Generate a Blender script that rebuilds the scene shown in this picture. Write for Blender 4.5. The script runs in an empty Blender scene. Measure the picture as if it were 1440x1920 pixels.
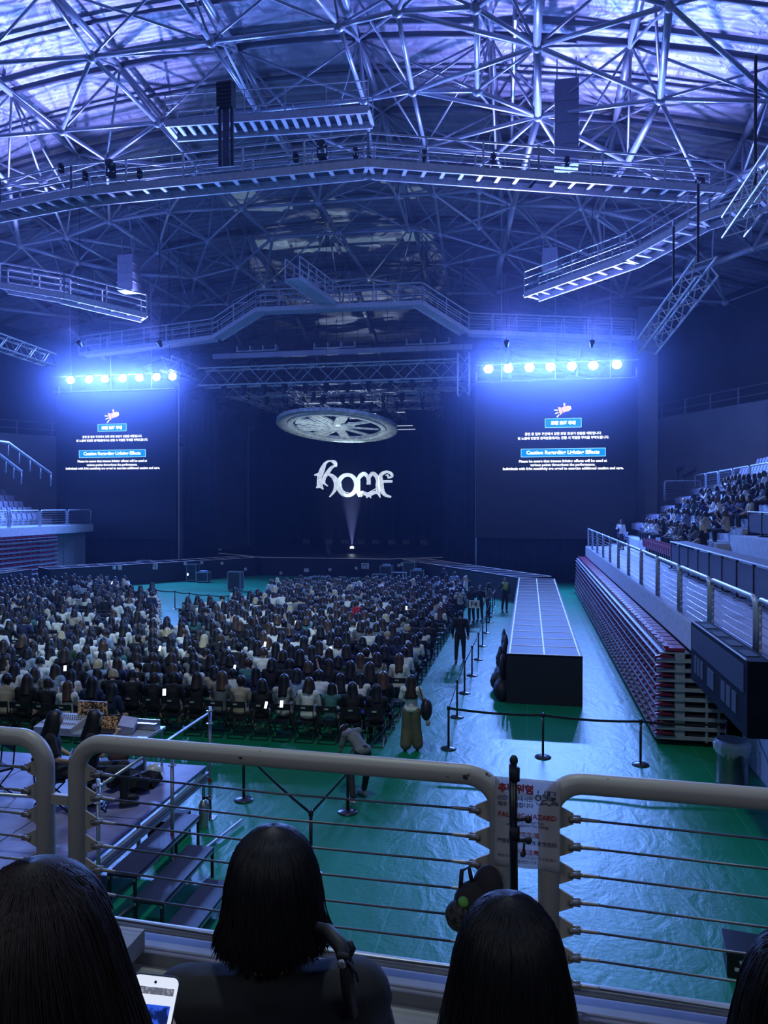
import bpy, bmesh, math, random
from mathutils import Vector, Matrix, Euler, noise
R = math.radians
random.seed(7)
SC = bpy.context.scene
COL = SC.collection
# ---------------------------------------------------------------- camera
CAMZ = 5.4
cam_d = bpy.data.cameras.new('camera'); cam = bpy.data.objects.new('camera', cam_d); COL.objects.link(cam)
cam_d.sensor_fit = 'VERTICAL'; cam_d.sensor_height = 36; cam_d.lens = 26.25
cam_d.clip_start = .05; cam_d.clip_end = 400
cam.location = (0, 0, CAMZ); cam.rotation_euler = (R(90 - .61), 0, R(10.9))
SC.camera = cam
SC.view_settings.view_transform = 'Standard'; SC.view_settings.look = 'None'
SC.view_settings.gamma = 1; SC.view_settings.use_curve_mapping = False
SC.view_settings.exposure = 0.0
try:
    SC.cycles.use_light_tree = True; SC.cycles.use_denoising = True
    SC.cycles.max_bounces = 5; SC.cycles.volume_bounces = 0
    SC.cycles.diffuse_bounces = 2; SC.cycles.glossy_bounces = 2; SC.cycles.transparent_max_bounces = 6
    SC.cycles.sample_clamp_indirect = 4; SC.cycles.volume_step_rate = 4; SC.cycles.volume_max_steps = 64
    SC.cycles.use_adaptive_sampling = True; SC.cycles.adaptive_threshold = .02
    SC.cycles.caustics_reflective = False; SC.cycles.caustics_refractive = False
except Exception: pass
# ---------------------------------------------------------------- world
w = bpy.data.worlds.new('dark_hall_ambience'); SC.world = w; w.use_nodes = True
w.node_tree.nodes['Background'].inputs[0].default_value = (.04, .09, .55, 1)
w.node_tree.nodes['Background'].inputs[1].default_value = .035
# ---------------------------------------------------------------- lights
def spot(name, loc, target, energy, angle, color, blend=.6, rad=.12, parent=None):
    d = bpy.data.lights.new(name, 'SPOT'); d.energy = energy; d.spot_size = R(angle); d.spot_blend = blend
    d.color = color; d.shadow_soft_size = rad
    o = bpy.data.objects.new(name, d); COL.objects.link(o)
    o.location = loc; o.rotation_euler = (Vector(target) - Vector(loc)).to_track_quat('-Z', 'Y').to_euler()
    return o
def area(name, loc, target, energy, size, color):
    d = bpy.data.lights.new(name, 'AREA'); d.energy = energy; d.shape = 'DISK'; d.size = size; d.color = color
    o = bpy.data.objects.new(name, d); COL.objects.link(o)
    o.location = loc; o.rotation_euler = (Vector(target) - Vector(loc)).to_track_quat('-Z', 'Y').to_euler()
    return o
BLUE = (.13, .28, 1.0)
VIOL = (.29, .32, 1.0)
LAMPX_L = [134, 169, 198, 232, 263, 295, 325]
LAMPX_R = [916, 953, 993, 1032, 1072, 1112, 1156]
FLOOD_W = 6200
UP_W = 16000
# soft neutral concourse lamps behind the viewer
area('concourse_lamp', (-6, -7, 12), (-3, 12, 0), 130, 3.0, (.92, 1, .90))
area('concourse_lamp', (7, -6, 12), (5, 14, 0), 110, 3.0, (.92, 1, .90))
area('added_overhead_fill', (-3, 8, 21), (-2, 11, 0), 900, 1.5, (.85, 1, .88))  # unseen overhead fill, added to light the rail and near floor
# ---------------------------------------------------------------- pixel rays (1440 x 1920 frame of the photograph)
CM = Matrix.Translation(cam.location) @ cam.rotation_euler.to_matrix().to_4x4()
CR = cam.rotation_euler.to_matrix()
def ray(px, py): return CR @ Vector(((px - 720) / 1400, (960 - py) / 1400, -1))
def fl(px, py, z=0.0):
    d = ray(px, py); t = (z - CAMZ) / d.z; return Vector((0, 0, CAMZ)) + d * t
def dep(px, py, Z): return Vector((0, 0, CAMZ)) + ray(px, py) * Z
def yp(px, py, Y):
    d = ray(px, py); return Vector((0, 0, CAMZ)) + d * (Y / d.y)
def proj(p):
    q = CR.transposed() @ (Vector(p) - Vector((0, 0, CAMZ)))
    if q.z > -.05: return None
    return (720 + 1400 * q.x / -q.z, 960 - 1400 * q.y / -q.z, -q.z)
# ---------------------------------------------------------------- materials
_m = {}
def mat(name, col, rough=.6, metal=0.0, emit=0, ecol=None, var=.12, scale=6.0, bump=0.0, bscale=40.0, spec=.5, alpha=None, trans=0):
    if name in _m: return _m[name]
    m = bpy.data.materials.new(name); m.use_nodes = True; nt = m.node_tree; N = nt.nodes; L = nt.links
    b = N['Principled BSDF']; b.inputs['Roughness'].default_value = rough; b.inputs['Metallic'].default_value = metal
    b.inputs['Specular IOR Level'].default_value = spec
    tc = N.new('ShaderNodeTexCoord'); no = N.new('ShaderNodeTexNoise'); no.inputs['Scale'].default_value = scale
    L.new(tc.outputs['Object'], no.inputs['Vector'])
    rp = N.new('ShaderNodeValToRGB')
    c0 = [max(0, c * (1 - var)) for c in col[:3]]; c1 = [min(1, c * (1 + var)) for c in col[:3]]
    rp.color_ramp.elements[0].position = .3; rp.color_ramp.elements[1].position = .7
    rp.color_ramp.elements[0].color = (*c0, 1); rp.color_ramp.elements[1].color = (*c1, 1)
    L.new(no.outputs['Fac'], rp.inputs['Fac']); L.new(rp.outputs['Color'], b.inputs['Base Color'])
    if bump:
        n2 = N.new('ShaderNodeTexNoise'); n2.inputs['Scale'].default_value = bscale; L.new(tc.outputs['Object'], n2.inputs['Vector'])
        bp = N.new('ShaderNodeBump'); bp.inputs['Strength'].default_value = bump; bp.inputs['Distance'].default_value = .02
        L.new(n2.outputs['Fac'], bp.inputs['Height']); L.new(bp.outputs['Normal'], b.inputs['Normal'])
    if emit:
        b.inputs['Emission Color'].default_value = (*(ecol or col), 1); b.inputs['Emission Strength'].default_value = emit
        if var > .5:
            r2 = N.new('ShaderNodeValToRGB'); e_ = ecol or col; r2.color_ramp.elements[0].position = .48; r2.color_ramp.elements[1].position = .56
            r2.color_ramp.elements[0].color = (*[q * (1 - var) for q in e_], 1); r2.color_ramp.elements[1].color = (*e_, 1); L.new(no.outputs['Fac'], r2.inputs['Fac']); L.new(r2.outputs[0], b.inputs['Emission Color'])
    if alpha is not None: b.inputs['Alpha'].default_value = alpha
    if trans: b.inputs['Transmission Weight'].default_value = trans
    _m[name] = m; return m
def nodes(m): return m.node_tree.nodes, m.node_tree.links, m.node_tree.nodes['Principled BSDF']
# ---------------------------------------------------------------- mesh builder
class MB:
    def __init__(s): s.v = []; s.f = []; s.mi = []; s.m = 0
    def add(s, vs, fs):
        o = len(s.v); s.v.extend([tuple(p) for p in vs]); s.f.extend([tuple(i + o for i in f) for f in fs]); s.mi.extend([s.m] * len(fs)); return s
    def box(s, c, sz, rz=0, M=None):
        x, y, z = [k / 2 for k in sz]
        vs = [Vector((a * x, b * y, d * z)) for a in (-1, 1) for b in (-1, 1) for d in (-1, 1)]
        if rz: rm = Matrix.Rotation(rz, 3, 'Z'); vs = [rm @ p for p in vs]
        if M is not None: vs = [M @ p for p in vs]
        vs = [p + Vector(c) for p in vs]
        return s.add(vs, [(0, 1, 3, 2), (4, 6, 7, 5), (0, 4, 5, 1), (2, 3, 7, 6), (0, 2, 6, 4), (1, 5, 7, 3)])
    def box2(s, a, b):
        return s.box([(p + q) / 2 for p, q in zip(a, b)], [abs(q - p) for p, q in zip(a, b)])
    def bar(s, a, b, wd, h, up=(0, 0, 1)):
        a = Vector(a); b = Vector(b); d = (b - a); L = d.length
        if L < 1e-6: return s
        d /= L; u = Vector(up)
        if abs(d.dot(u)) > .99: u = Vector((0, 1, 0))
        sd = d.cross(u).normalized(); u = sd.cross(d)
        vs = [p + sd * (i * wd / 2) + u * (j * h / 2) for p in (a, b) for i, j in ((-1, -1), (1, -1), (1, 1), (-1, 1))]
        return s.add(vs, [(0, 3, 2, 1), (4, 5, 6, 7), (0, 1, 5, 4), (1, 2, 6, 5), (2, 3, 7, 6), (3, 0, 4, 7)])
    def tube(s, pts, r, n=8, cap=True, closed=False):
        pts = [Vector(p) for p in pts]; k = len(pts); rs = r if isinstance(r, (list, tuple)) else [r] * k
        o = len(s.v); up = None; rings = []
        for i, p in enumerate(pts):
            a = pts[i - 1] if (i > 0 or closed) else p; b = pts[(i + 1) % k] if (i < k - 1 or closed) else p
            d = (b - a)
            if d.length < 1e-9: d = Vector((0, 0, 1))
            d.normalize()
            if up is None: up = Vector((0, 0, 1)) if abs(d.z) < .9 else Vector((1, 0, 0))
            sd = d.cross(up)
            if sd.length < 1e-4: sd = d.cross(Vector((1, .3, .2)))
            sd.normalize(); up = sd.cross(d)
            rings.append([p + (sd * math.cos(t) + up * math.sin(t)) * rs[i] for t in [2 * math.pi * j / n for j in range(n)]])
        vs = [q for rg in rings for q in rg]; fs = []
        for i in range(k - 1 if not closed else k):
            i2 = (i + 1) % k
            for j in range(n): fs.append((i * n + j, i * n + (j + 1) % n, i2 * n + (j + 1) % n, i2 * n + j))
        if cap and not closed: fs.append(tuple(range(n - 1, -1, -1))); fs.append(tuple((k - 1) * n + j for j in range(n)))
        return s.add(vs, fs)
    def lathe(s, prof, c=(0, 0, 0), n=20, M=None, cap=True):
        vs = []; fs = []; k = len(prof)
        for r, z in prof:
            for j in range(n): vs.append(Vector((r * math.cos(2 * math.pi * j / n), r * math.sin(2 * math.pi * j / n), z)))
        for i in range(k - 1):
            for j in range(n): fs.append((i * n + j, i * n + (j + 1) % n, (i + 1) * n + (j + 1) % n, (i + 1) * n + j))
        if cap: fs.append(tuple(range(n - 1, -1, -1))); fs.append(tuple((k - 1) * n + j for j in range(n)))
        if M is not None: vs = [M @ p for p in vs]
        return s.add([p + Vector(c) for p in vs], fs)
    def ell(s, c, rad, n=10, m=7, M=None):
        vs = []; fs = []
        for i in range(m + 1):
            ph = math.pi * i / m
            for j in range(n):
                t = 2 * math.pi * j / n
                vs.append(Vector((rad[0] * math.sin(ph) * math.cos(t), rad[1] * math.sin(ph) * math.sin(t), rad[2] * math.cos(ph))))
        for i in range(m):
            for j in range(n): fs.append((i * n + j, (i + 1) * n + j, (i + 1) * n + (j + 1) % n, i * n + (j + 1) % n))
        if M is not None: vs = [M @ p for p in vs]
        return s.add([p + Vector(c) for p in vs], fs)
    def cap(s, a, b, ra, rb, n=10):
        a = Vector(a); b = Vector(b); k = 5
        s.tube([a.lerp(b, i / k) for i in range(k + 1)], [ra + (rb - ra) * i / k for i in range(k + 1)], n)
        s.ell(a, (ra,) * 3, n, 6); s.ell(b, (rb,) * 3, n, 6); return s
    def prism(s, poly, z0, z1):
        n = len(poly); vs = [(x, y, z0) for x, y in poly] + [(x, y, z1) for x, y in poly]
        fs = [tuple(range(n - 1, -1, -1)), tuple(range(n, 2 * n))] + [(i, (i + 1) % n, n + (i + 1) % n, n + i) for i in range(n)]
        return s.add(vs, fs)
    def quad(s, a, b, c, d): return s.add([a, b, c, d], [(0, 1, 2, 3)])
    def mesh(s, name, mats, smooth=False):
        me = bpy.data.meshes.new(name); me.from_pydata(s.v, [], s.f)
        for m in (mats if isinstance(mats, (list, tuple)) else [mats]): me.materials.append(m)
        if max(s.mi or [0]) > 0: me.polygons.foreach_set('material_index', s.mi)
        if smooth: me.polygons.foreach_set('use_smooth', [True] * len(s.f))
        me.update(); return me
    def build(s, name, mats, parent=None, smooth=False, loc=None, fix=True):
        me = s.mesh(name, mats, smooth)
        if fix and len(s.v) < 60000:
            bm = bmesh.new(); bm.from_mesh(me); bmesh.ops.recalc_face_normals(bm, faces=bm.faces); bm.to_mesh(me); bm.free()
        o = bpy.data.objects.new(name, me); COL.objects.link(o)
        if parent: o.parent = parent
        if loc is not None: o.location = loc
        return o
def tag(o, label=None, cat=None, group=None, kind=None):
    if label: o['label'] = label
    if cat: o['category'] = cat
    if group: o['group'] = group
    if kind: o['kind'] = kind
    return o
def empty(name, loc=(0, 0, 0), rz=0, **k):
    o = bpy.data.objects.new(name, None); COL.objects.link(o); o.location = loc; o.rotation_euler.z = rz
    o.empty_display_size = .2
    if k: tag(o, **k)
    return o
def relocal(mb, loc):
    l = Vector(loc); mb.v = [tuple(Vector(p) - l) for p in mb.v]; return mb
def dup(root, loc=None, rz=None, **k):
    r = root.copy(); COL.objects.link(r)
    for ch in list(root.children):
        c = ch.copy(); COL.objects.link(c); c.parent = r
        for g in list(ch.children):
            d = g.copy(); COL.objects.link(d); d.parent = c
    if loc is not None: r.location = loc
    if rz is not None: r.rotation_euler.z = rz
    if k: tag(r, **k)
    return r
ORD = 'zeroth first second third fourth fifth sixth seventh eighth ninth tenth eleventh twelfth thirteenth fourteenth fifteenth sixteenth seventeenth eighteenth nineteenth twentieth'.split()
TENS = {20: 'twenty', 30: 'thirty', 40: 'forty', 50: 'fifty'}
TH = {20: 'twentieth', 30: 'thirtieth', 40: 'fortieth', 50: 'fiftieth'}
def nth(i):
    if i <= 20: return ORD[i]
    t = i // 10 * 10
    return TH[t] if i == t else TENS[t] + '-' + ORD[i - t]
# text fitted to a width
_fontcache = {}
def text_mesh(s, extrude=0.0, bold=0.0):
    cu = bpy.data.curves.new('lettering', 'FONT'); cu.body = s; cu.align_x = 'CENTER'; cu.align_y = 'CENTER'; cu.size = 1
    cu.extrude = extrude; cu.offset = bold; cu.resolution_u = 2
    o = bpy.data.objects.new('lettering', cu); COL.objects.link(o)
    bpy.context.view_layer.update()
    me = bpy.data.meshes.new_from_object(o.evaluated_get(bpy.context.evaluated_depsgraph_get()))
    bpy.data.objects.remove(o); return me
def put_text(s, name, parent, c, width, m, xdir, updir, height=None, bold=0.0, off=.01):
    """text centred on c, spanning width along xdir; child of parent"""
    me = text_mesh(s, 0, bold); xs = [v.co.x for v in me.vertices]; ys = [v.co.y for v in me.vertices]
    if not xs: return None
    cx = (min(xs) + max(xs)) / 2; cy = (min(ys) + max(ys)) / 2; k = width / (max(xs) - min(xs)); ky = k if not height else height / (max(ys) - min(ys))
    X = Vector(xdir).normalized(); U = Vector(updir).normalized(); Nn = X.cross(U)
    for v in me.vertices: v.co = Vector(c) + X * ((v.co.x - cx) * k) + U * ((v.co.y - cy) * ky) + Nn * off
    me.materials.clear(); me.materials.append(m)
    o = bpy.data.objects.new(name, me); COL.objects.link(o)
    if parent:
        o.parent = parent
        o.matrix_parent_inverse = parent_inv(parent)
    return o
def parent_inv(p):
    m = Matrix.Translation(p.location) @ p.rotation_euler.to_matrix().to_4x4()
    return m.inverted()
# shared paints
M_black = mat('matt_black', (.012, .013, .018), .6)
M_blackgl = mat('gloss_black', (.012, .013, .018), .3)
M_drape = mat('black_drape', (.004, .007, .018), .9, var=.3, scale=1.5)
M_steel = mat('white_painted_steel', (.46, .50, .60), .4, .3)
M_steeld = mat('grey_painted_steel', (.30, .33, .42), .45, .3)
M_galv = mat('galvanised_steel', (.45, .47, .52), .35, .8)
M_conc = mat('pale_concrete', (.42, .45, .52), .75, bump=.15, bscale=14)
M_white = mat('white_print', (.8, .8, .8), .6)
# ================================================================ SETTING
def S(name, mb, m, smooth=False, fix=True):
    o = mb.build(name, m, None, smooth, fix=fix); o['kind'] = 'structure'; return o
# floor: green vinyl sheets with seams, glossy, wrinkled
mf = bpy.data.materials.new('green_vinyl_floor'); mf.use_nodes = True; N, L, b = nodes(mf)
geo = N.new('ShaderNodeNewGeometry')
n1 = N.new('ShaderNodeTexNoise'); n1.inputs['Scale'].default_value = .35; n1.inputs['Detail'].default_value = 5; L.new(geo.outputs['Position'], n1.inputs['Vector'])
rp = N.new('ShaderNodeValToRGB'); rp.color_ramp.elements[0].color = (.0, .17, .075, 1); rp.color_ramp.elements[1].color = (.0, .24, .12, 1)
rp.color_ramp.elements[0].position = .35; rp.color_ramp.elements[1].position = .65; L.new(n1.outputs['Fac'], rp.inputs['Fac'])
br = N.new('ShaderNodeTexBrick'); br.offset = 0; br.inputs['Scale'].default_value = 1; br.inputs['Mortar Size'].default_value = .012
br.inputs['Brick Width'].default_value = 40; br.inputs['Row Height'].default_value = 1.8
br.inputs['Color1'].default_value = (1, 1, 1, 1); br.inputs['Color2'].default_value = (1, 1, 1, 1); br.inputs['Mortar'].default_value = (0, 0, 0, 1)
mp = N.new('ShaderNodeMapping'); mp.inputs['Rotation'].default_value = (0, 0, R(90)); L.new(geo.outputs['Position'], mp.inputs['Vector']); L.new(mp.outputs[0], br.inputs['Vector'])
mx = N.new('ShaderNodeMix'); mx.data_type = 'RGBA'; mx.inputs[6].default_value = (.02, .27, .17, 1); L.new(br.outputs['Color'], mx.inputs[0]); L.new(rp.outputs['Color'], mx.inputs[7]); L.new(mx.outputs[2], b.inputs['Base Color'])
n2 = N.new('ShaderNodeTexNoise'); n2.inputs['Scale'].default_value = 1.6; n2.inputs['Detail'].default_value = 6; n2.inputs['Distortion'].default_value = 1.2
mp2 = N.new('ShaderNodeMapping'); mp2.inputs['Scale'].default_value = (1.6, .8, 1); L.new(geo.outputs['Position'], mp2.inputs['Vector']); L.new(mp2.outputs[0], n2.inputs['Vector'])
n3 = N.new('ShaderNodeTexNoise'); n3.inputs['Scale'].default_value = 14; n3.inputs['Detail'].default_value = 4; L.new(geo.outputs['Position'], n3.inputs['Vector'])
bp = N.new('ShaderNodeBump'); bp.inputs['Strength'].default_value = .4; bp.inputs['Distance'].default_value = .04; L.new(n2.outputs['Fac'], bp.inputs['Height'])
bp2 = N.new('ShaderNodeBump'); bp2.inputs['Strength'].default_value = .35; bp2.inputs['Distance'].default_value = .01; L.new(n3.outputs['Fac'], bp2.inputs['Height']); L.new(bp.outputs[0], bp2.inputs['Normal'])
L.new(bp2.outputs[0], b.inputs['Normal'])
b.inputs['Roughness'].default_value = .40; b.inputs['Specular IOR Level'].default_value = .55
S('floor', MB().box2((-60, -12, -.3), (30, 95, 0)), mf)
# roof: shallow dome
AX = -14.6
def zb(x, y): return 15 + 11 * (1 - ((x - AX) / 45) ** 2 - ((y - 30) / 50) ** 2)
def zt(x, y): return zb(x, y) + 2.6
mc = bpy.data.materials.new('corrugated_metal_deck'); mc.use_nodes = True; N, L, b = nodes(mc)
geo = N.new('ShaderNodeNewGeometry'); sp = N.new('ShaderNodeSeparateXYZ'); L.new(geo.outputs['Position'], sp.inputs[0])
wv = N.new('ShaderNodeTexWave'); wv.wave_type = 'BANDS'; wv.bands_direction = 'Y'; wv.inputs['Scale'].default_value = .55; wv.inputs['Distortion'].default_value = .25; L.new(geo.outputs['Position'], wv.inputs['Vector'])
nz = N.new('ShaderNodeTexNoise'); nz.inputs['Scale'].default_value = .6; nz.inputs['Detail'].default_value = 6; nz.inputs['Distortion'].default_value = 1.5; L.new(geo.outputs['Position'], nz.inputs['Vector'])
bp = N.new('ShaderNodeBump'); bp.inputs['Strength'].default_value = .5; bp.inputs['Distance'].default_value = .08; L.new(wv.outputs['Fac'], bp.inputs['Height'])
bp2 = N.new('ShaderNodeBump'); bp2.inputs['Strength'].default_value = .6; bp2.inputs['Distance'].default_value = .25; L.new(nz.outputs['Fac'], bp2.inputs['Height']); L.new(bp.outputs[0], bp2.inputs['Normal'])
L.new(bp2.outputs[0], b.inputs['Normal'])
rp = N.new('ShaderNodeValToRGB'); rp.color_ramp.elements[0].color = (.44, .44, .60, 1); rp.color_ramp.elements[1].color = (.62, .62, .74, 1)
rp.color_ramp.elements[0].position = .35; rp.color_ramp.elements[1].position = .68; L.new(nz.outputs['Fac'], rp.inputs['Fac']); L.new(rp.outputs[0], b.inputs['Base Color'])
b.inputs['Metallic'].default_value = .35; b.inputs['Roughness'].default_value = .5
mb = MB(); nx, ny = 50, 60; x0, x1, y0, y1 = -62, 33, -14, 92
for i in range(nx + 1):
    for j in range(ny + 1):
        x = x0 + (x1 - x0) * i / nx; y = y0 + (y1 - y0) * j / ny; mb.v.append((x, y, max(14, zt(x, y) + .55)))
for i in range(nx):
    for j in range(ny):
        a = i * (ny + 1) + j; mb.f.append((a, a + 1, a + ny + 2, a + ny + 1)); mb.mi.append(0)
S('ceiling', mb, mc, smooth=True, fix=False)
# walls
M_wall = mat('grey_hall_wall', (.30, .33, .40), .8, var=.08, scale=.4)
M_walld = mat('dark_hall_wall', (.12, .14, .2), .85, var=.15, scale=.3)
def wallpath(name, pts, z0, z1, m, th=.3):
    mb = MB()
    for a, b_ in zip(pts, pts[1:]): mb.bar((a[0], a[1], (z0 + z1) / 2), (b_[0], b_[1], (z0 + z1) / 2), th, z1 - z0)
    return S(name, mb, m)
S('wall_back', MB().box2((-60, 88, 0), (30, 88.4, 22)), M_walld)
wallpath('wall_right', [(27, -12), (25.5, 30), (19, 52), (9, 68), (3, 88)], 0, 21, M_walld)
wallpath('wall_left', [(-57, -12), (-55, 30), (-48, 52), (-39, 68), (-32, 88)], 0, 21, M_walld)
# balcony fronts of the upper concourse, right and left
RW = [(24, 8), (21.5, 30), (15, 51.1), (8.9, 62.8), (4, 72)]
LW = [(2 * AX - x, y) for x, y in RW]
wallpath('wall_right_balcony', RW, 0, 12.0, M_wall, .5)
wallpath('wall_left_balcony', [(-51, 8), (-49.5, 30), (-44.5, 50), (-38.5, 60), (-34, 72)], 0, 11.2, M_wall, .5)
# pilasters on the back wall of the concourse
for i, (px, Y) in enumerate(((1215, 58), (60, 62))):
    p = yp(px, 700, Y); S('trim_%d' % (i + 1), MB().box2((p.x - .7, Y, 0), (p.x + .7, Y + 1.0, 20)), M_wall)
# ---------------------------------------------------------------- haze of the show
mv = bpy.data.materials.new('stage_haze'); mv.use_nodes = True; nt = mv.node_tree
nt.nodes.remove(nt.nodes['Principled BSDF']); vs = nt.nodes.new('ShaderNodeVolumeScatter')
vs.inputs['Density'].default_value = .0010; vs.inputs['Anisotropy'].default_value = .55; vs.inputs['Color'].default_value = (.42, .52, 1, 1)
nt.links.new(vs.outputs[0], nt.nodes['Material Output'].inputs['Volume'])
HZ = MB().box2((-50, 14, .05), (24, 86, 22)).build('stage_haze', mv); HZ['kind'] = 'stuff'
tag(HZ, 'thin blue theatrical haze filling the air around the stage and lamps', 'haze')
mv2 = bpy.data.materials.new('lamp_haze'); mv2.use_nodes = True; nt = mv2.node_tree; nt.nodes.remove(nt.nodes['Principled BSDF'])
vs = nt.nodes.new('ShaderNodeVolumeScatter'); vs.inputs['Anisotropy'].default_value = .3; vs.inputs['Color'].default_value = (.46, .50, 1, 1)
tc = nt.nodes.new('ShaderNodeTexCoord'); gr = nt.nodes.new('ShaderNodeTexGradient'); gr.gradient_type = 'SPHERICAL'; nt.links.new(tc.outputs['Object'], gr.inputs[0])
pw = nt.nodes.new('ShaderNodeMath'); pw.operation = 'POWER'; pw.inputs[1].default_value = 1.2; nt.links.new(gr.outputs['Fac'], pw.inputs[0])
ml_ = nt.nodes.new('ShaderNodeMath'); ml_.operation = 'MULTIPLY'; ml_.inputs[1].default_value = .045; nt.links.new(pw.outputs[0], ml_.inputs[0])
nt.links.new(ml_.outputs[0], vs.inputs['Density']); nt.links.new(vs.outputs[0], nt.nodes['Material Output'].inputs['Volume'])
for nm_, cx_, cz_ in (('left', -30.5, 14.4), ('right', 2.0, 14.9)):
    hz = MB().ell((0, 0, 0), (1, 1, 1), 24, 16).build('lamp_haze', mv2, None, loc=(cx_, 50.6, cz_)); hz.scale = (13, 4.8, 8.5)
    tag(hz, 'glowing blue haze drifting round the %s row of floodlights' % nm_, 'haze', kind='stuff')
# ---------------------------------------------------------------- floodlights on the two screens
def screen(side, xa, xb, ytop, ybot, Y=52.0):
    A = yp(xa, ytop, Y); B = yp(xb, ytop, Y); C = yp((xa + xb) / 2, ybot, Y)
    zt_ = (A.z + B.z) / 2; zb_ = C.z
    return A.x, B.x, zb_, zt_
SCR = {'left': screen('left', 105, 330, 735, 1010), 'right': screen('right', 892, 1195, 708, 1010)}
for side, xs, py in (('left', LAMPX_L, 711), ('right', LAMPX_R, 690)):
    xa, xb, z0, z1 = SCR[side]
    barz = yp(xs[3], py, 51.3).z
    rig = empty('lamp_bar', ((xa + xb) / 2, 51.3, barz), label='long steel lamp bar hung over the %s video screen carrying seven floodlights' % side, cat='lamp bar')
    rp_ = MB(); rp_.tube([(xa - rig.location.x, 0, .35), (xb - rig.location.x, 0, .35)], .05, 8); rp_.build('pipe', M_galv, rig)
    rp_ = MB(); rp_.tube([(xa - rig.location.x, .3, -.75), (xb - rig.location.x, .3, -.75)], .05, 8); rp_.build('lower_pipe', M_galv, rig)
    for k in range(3):
        q = MB(); x = (xa + (xb - xa) * (k + .5) / 3) - rig.location.x; q.tube([(x, .15, -.75), (x, 0, 7)], .03, 6); q.build('hanger', M_galv, rig)
    for k, px in enumerate(xs):
        p = yp(px, py, 51.0); p.z = barz
        lmp = empty('floodlight', p, label='glaring blue-white floodlight, %s from the left above the %s video screen' % (nth(k + 1), side), cat='floodlight', group='floodlights above the %s screen' % side)
        h = MB(); h.lathe([(.06, -.3), (.2, -.25), (.27, 0), (.27, .12)], n=16, M=Matrix.Rotation(R(90), 3, 'X')); h.build('housing', M_black, lmp)
        y_ = MB(); y_.bar((-.3, 0, -.05), (-.3, 0, .35), .03, .05); y_.bar((.3, 0, -.05), (.3, 0, .35), .03, .05); y_.bar((-.3, 0, .35), (.3, 0, .35), .05, .03); y_.build('yoke', M_black, lmp)
        e = MB(); e.ell((0, -.13, 0), (.30, .08, .27), 16, 8); e.build('lens', mat('lit_lens', (.8, .9, 1), emit=45, ecol=(.55, .7, 1)), lmp, True)
        spot('floodlight_beam', (p.x, p.y - .3, p.z), (p.x * .75 - 3, 12, 0), FLOOD_W, 150, BLUE, .5, .18)
# uplights standing on the screens' top truss, washing the roof
for k, px in enumerate((150, 300, 950, 1110)):
    p = yp(px, 645, 46.2)
    u = empty('roof_uplight', p, label='small dark wash light hung before the floodlights, %s from the left' % nth(k + 1), cat='wash light', group='roof wash lights')
    h = MB(); h.lathe([(.1, -.2), (.16, .1), (.16, .2)], n=12, M=Matrix.Rotation(R(50), 3, 'X')); h.build('housing', M_black, u)
    MB().tube([(0, 0, .1), (0, 0, zt(p.x, p.y) + .5 - p.z)], .02, 5).build('hanging_pipe', M_black, u)
    spot('roof_uplight_beam', (p.x, p.y - .4, p.z + .2), (AX + (p.x - AX) * 1.1, 27, 28), UP_W, 85, VIOL, .8, .25)
# ================================================================ SCREENS, DRAPES, STAGE
M_scr = mat('dark_led_panel', (.006, .008, .012), .35, var=.05)
E_white = mat('screen_white', (1, 1, 1), emit=1.6, ecol=(1, 1, 1), var=0)
E_blue = mat('screen_blue', (.0, .25, .75), emit=.9, ecol=(.0, .28, .85), var=0)
E_cyan = mat('screen_pale_blue', (.3, .7, 1), emit=1.0, ecol=(.35, .75, 1), var=0)
E_yel = mat('screen_yellow', (1, .6, 0), emit=1.0, ecol=(1, .58, .0), var=0)
K1 = '공연 중 일부 구간에서 강한 조명 효과가 연출될 예정입니다.'
K2 = '빛 노출에 민감한 관객분들께서는 관람 시 각별한 주의를 부탁드립니다.'
TXT = {
 'right': [('icon', 1056, 768, 30), ('box', 1022, 1090, 784, 802), ('조명 효과 주의', 1033, 1079, 793, .06), (K1, 984, 1128, 813, .03), (K2, 971, 1142, 821, .03),
           ('box', 977, 1135, 840, 857), ('Caution Regarding Lighting Effects', 987, 1124, 849, .03), ('Please be aware that intense lighting effects will be used at', 973, 1138, 865, .03),
           ('various points throughout the performance.', 994, 1116, 872, .03), ('Individuals with light sensitivity are urged to exercise additional caution and care.', 943, 1169, 879, .03)],
 'left': [('icon', 211, 779, 25), ('box', 184, 237, 794.5, 809), ('조명 효과 주의', 191, 229, 802, .06), (K1, 155, 267, 818.5, .03), (K2, 144, 278, 825.5, .03),
          ('box', 149, 273, 843, 858), ('Caution Regarding Lighting Effects', 157, 264, 851, .03), ('Please be aware that intense lighting effects will be used at', 146, 276, 865, .03),
          ('various points throughout the performance.', 163, 258, 872, .03), ('Individuals with light sensitivity are urged to exercise additional caution and care.', 124, 300, 878.5, .03)]}
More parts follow.
